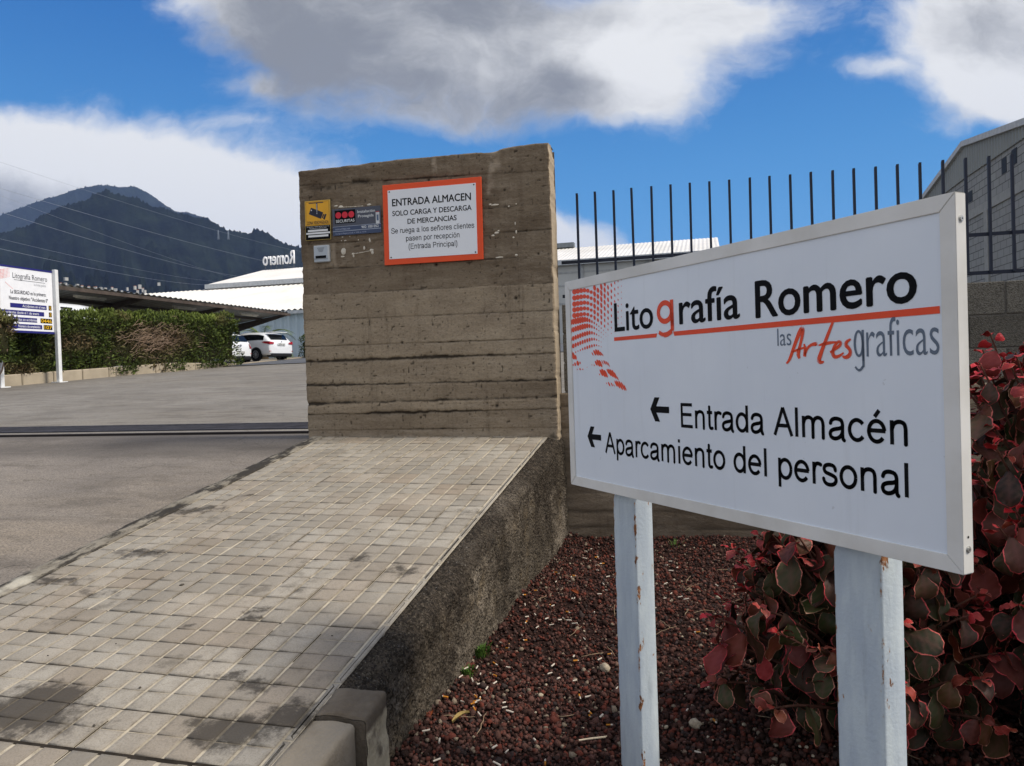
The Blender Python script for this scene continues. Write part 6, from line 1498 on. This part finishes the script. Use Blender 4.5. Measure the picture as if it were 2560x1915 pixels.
for (ya, yb, za, zb) in ((29.45, 30.2, 6.78, 7.15), (26.35, 26.75, 7.02, 7.48), (25.55, 25.95, 7.08, 7.55), (22.2, 22.8, 7.0, 7.4)):
    B = MB(); B.box(GX-.012, GX+.02, ya, yb, za, zb); child('vent_opening', B.mesh('vent_opening', M_DARKO), gw)

# ------------------------------------------------------------------ mountains
M = Mat('forest', 1.0, .03)  # tones darkened and blued, cloud shade on the slopes put into the colour
n1 = M.noise(.012, 8, .65); c = M.mix(M.rng(n1, .35, .68), hx('#080c10'), hx('#222a22'))
c = M.mix(M.rng(M.noise(.05, 4, .7), .5, .75, 0, .6), c, hx('#2a3026')); c = M.mix(M.rng(M.noise(.0035, 5, .6), .58, .7, 0, .35), c, hx('#3a3830'))
M.color(c); M.bump(M.noise(.06, 6, .75), 1.0, 12.0); M_FOREST = M.m
FR = [(-500, 760), (-250, 690), (-120, 640), (0, 592), (41, 581), (100, 562), (114, 546), (145, 534), (165, 524), (193, 514), (220, 507), (241, 500), (262, 486), (282, 481), (310, 488), (331, 491), (358, 500), (389, 514), (434, 527), (458, 534), (482, 541), (510, 545), (537, 552), (565, 569), (585, 579), (606, 581), (637, 586), (651, 576), (675, 581), (699, 596), (723, 610), (747, 617), (800, 640), (900, 690), (1050, 760), (1250, 835), (1500, 880)]
BK = [(-500, 700), (-200, 600), (0, 552), (34, 536), (103, 510), (165, 491), (220, 474), (268, 464), (331, 470), (358, 467), (382, 481), (413, 500), (437, 517), (458, 531), (482, 533), (537, 548), (600, 600), (700, 680), (900, 780)]
def mountain(name, prof, r0, r1, ybase, seed, rough, tree):
    px = np.linspace(prof[0][0], prof[-1][0], 800); ridge = np.interp(px, [p[0] for p in prof], [p[1] for p in prof])
    ridge = ridge + 1.4*fbm(px*.05, 0*px, 0, seed, 4)
    nj = 90; V = np.zeros((len(px), nj+14, 3))
    for i, x in enumerate(px):
        for j in range(nj+14):
            t = j/(nj-1); dvec = ray(x, 957); hd = dvec[:2]/np.linalg.norm(dvec[:2])
            if j < nj:
                r = r0+(r1-r0)*t; yv = ybase+(ridge[i]-ybase)*(t**1.25 if ridge[i] < ybase else t)
                v = ray(x, yv); el = v[2]/np.linalg.norm(v[:2]); z = CAM[2]+r*el
            else:
                k = (j-nj+1)/14; r = r1+(r1-r0)*.5*k; z = zr-(zr*.8)*k**1.3
            if j == nj-1: zr = z
            V[i, j] = (hd[0]*r, hd[1]*r, z)
    X, Y, Z = V[..., 0], V[..., 1], V[..., 2]
    T = np.clip(np.arange(nj+14)/(nj-1), 0, 1)[None, :]; env = np.sin(np.pi*np.clip(T, 0, 1))**.8
    Z = Z + rough*env*(fbm(X*.0032, Y*.0032, 0, seed+11, 5)) + tree*np.abs(fbm(X*.15, Y*.15, 0, seed+21, 3))*(np.abs(T-1) < .012) + tree*1.3*fbm(X*.022, Y*.022, 0, seed+41, 3)*(T < .99)
    pxx = px[:, None]*np.ones_like(T); g = np.abs(fbm(pxx*.010+T*1.6, T*2.2+pxx*.004, 0, seed+31, 5)); Z = Z - rough*1.0*env*g*1.2
    me = np_mesh(name, np.stack([X, Y, Z], -1).reshape(-1, 3), grid_faces(len(px), nj+14), [M_FOREST], True)
    o = link(name, me); tag(o, kind='structure'); return o
mountain('hills', FR, 950, 2500, 850, 500, 100, 9)
mountain('hills', BK, 3700, 5200, 800, 600, 130, 9)

# village at the mountain foot
M_HW = plain('village_white', '#a9aaa8', .8, .2, var=.05); M_HR = plain('village_roof', '#9a6a50', .8, .2); M_HG = plain('village_window', '#3d4248', .5, .3)
rng = random.Random(4)
for (px, py, d, w, h) in [(143, 704, 820, 7, 7), (152, 706, 830, 6, 5), (163, 707, 840, 9, 4), (193, 709, 850, 9, 7), (205, 713, 820, 7, 4), (222, 715, 830, 8, 4), (238, 716, 850, 9, 4), (252, 717, 860, 8, 6), (263, 719, 860, 9, 5), (280, 716, 880, 7, 8), (289, 721, 860, 9, 4), (304, 726, 850, 6, 4), (337, 714, 930, 9, 5), (349, 711, 930, 11, 6), (357, 719, 900, 8, 6), (344, 724, 880, 9, 5), (362, 725, 880, 8, 4), (397, 707, 940, 10, 2.5), (318, 719, 930, 7, 3), (165, 694, 930, 12, 2.5)]:
    v = ray(px, py); q = CAM+v*(d/np.linalg.norm(v[:2])); r = empty('village_house', (q[0], q[1], q[2]-h*.5-2), rng.uniform(0, 1.5)); w *= .28; h *= .36
    tag(r, 'tiny white house in the village at the foot of the mountain', 'house', 'white houses at the mountain foot')
    B = MB(); B.box(-w/2, w/2, -w*.4, w*.4, 0, h+2); B.build('walls', M_HW, r)
    B = MB(); B.prism([(-w*.54, 0), (w*.54, 0), (w*.5, .5), (-w*.5, .5)], -w*.44, w*.44, Matrix.Translation((0, 0, h+2)) @ Matrix.Rotation(rad(90), 4, 'X')); B.build('roof', M_HR if rng.random() < .3 else M_HW, r)
# power lines and two masts on the slope
M_WIRE = plain('wire', '#aab2bd', .5, .4, .5)
cab = [((0, 444), (755, 668)), ((0, 462), (620, 700)), ((0, 503), (592, 687)), ((0, 595), (517, 709)), ((20, 575), (560, 702)), ((65, 400), (755, 626))]
names = ['uppermost faint power cable crossing the cloud and the ridge', '']
labs = ['second power cable from the top, ending above the roof letters', 'faint power cable, third from the top against the mountain', 'bright power cable crossing the middle of the mountain', 'lowest power cable, running down to the lean-to roof', 'faint power cable just above the lowest one', 'topmost power cable, crossing the cloud above the peak']
for i, ((xa, ya), (xb, yb)) in enumerate(cab):
    da, db = 260, 720; P0 = CAM+ray(xa, ya)*da; P1 = CAM+ray(xb, yb)*db; d_ = P1-P0; P0 = P0-d_*.35; P1 = P1+d_*.10
    pts = []
    for k in range(25):
        t = k/24; p = P0+(P1-P0)*t; p[2] -= 4*5.0*t*(1-t); pts.append(tuple(p))
    mid = np.array(pts[12]); B = MB(); B.tube([tuple(np.array(p)-np.array(pts[0])) for p in pts], .055 if i in (0, 2, 3) else .035, 5)
    tag(B.build('power_cable', M_WIRE, None, pts[0]), labs[i], 'cable')
for (px, ya, yb, lab) in [(546, 575, 592, 'left of two thin pale masts high on the mountain slope'), (571, 577, 592, 'right of two thin pale masts high on the mountain slope')]:
    d_ = 1780; a = CAM+ray(px, yb)*d_; h = (yb-ya)/PF*d_; r = empty('mast', (a[0], a[1], a[2]-6)); tag(r, lab, 'mast')
    B = MB()
    for (sx_, sy_) in ((-1, -1), (1, -1), (1, 1), (-1, 1)): B.tube([(sx_*1.6, sy_*1.6, 0), (sx_*.3, sy_*.3, h+6)], .25, 4)
    for z in (h*.55+6, h*.75+6): B.box(-3, 3, -.2, .2, z-.2, z+.2)
    B.build('lattice', plain('mast_steel', '#a9b0b8', .6, .3), r)

# ------------------------------------------------------------------ the air between here and the mountains
HAZE = 0.6e-4
if HAZE > 0:
    hm = bpy.data.materials.new('haze'); hm.use_nodes = True; nt = hm.node_tree; nt.nodes.clear()
    o_ = nt.nodes.new('ShaderNodeOutputMaterial'); pv = nt.nodes.new('ShaderNodeVolumePrincipled'); pv.inputs['Density'].default_value = HAZE; pv.inputs['Color'].default_value = (.40, .58, 1.0, 1); pv.inputs['Anisotropy'].default_value = 0.0
    nt.links.new(pv.outputs[0], o_.inputs['Volume'])
    B = MB(); B.box(-14000, 14000, -800, 15000, -8, 1480); tag(B.build('haze', hm), kind='stuff')
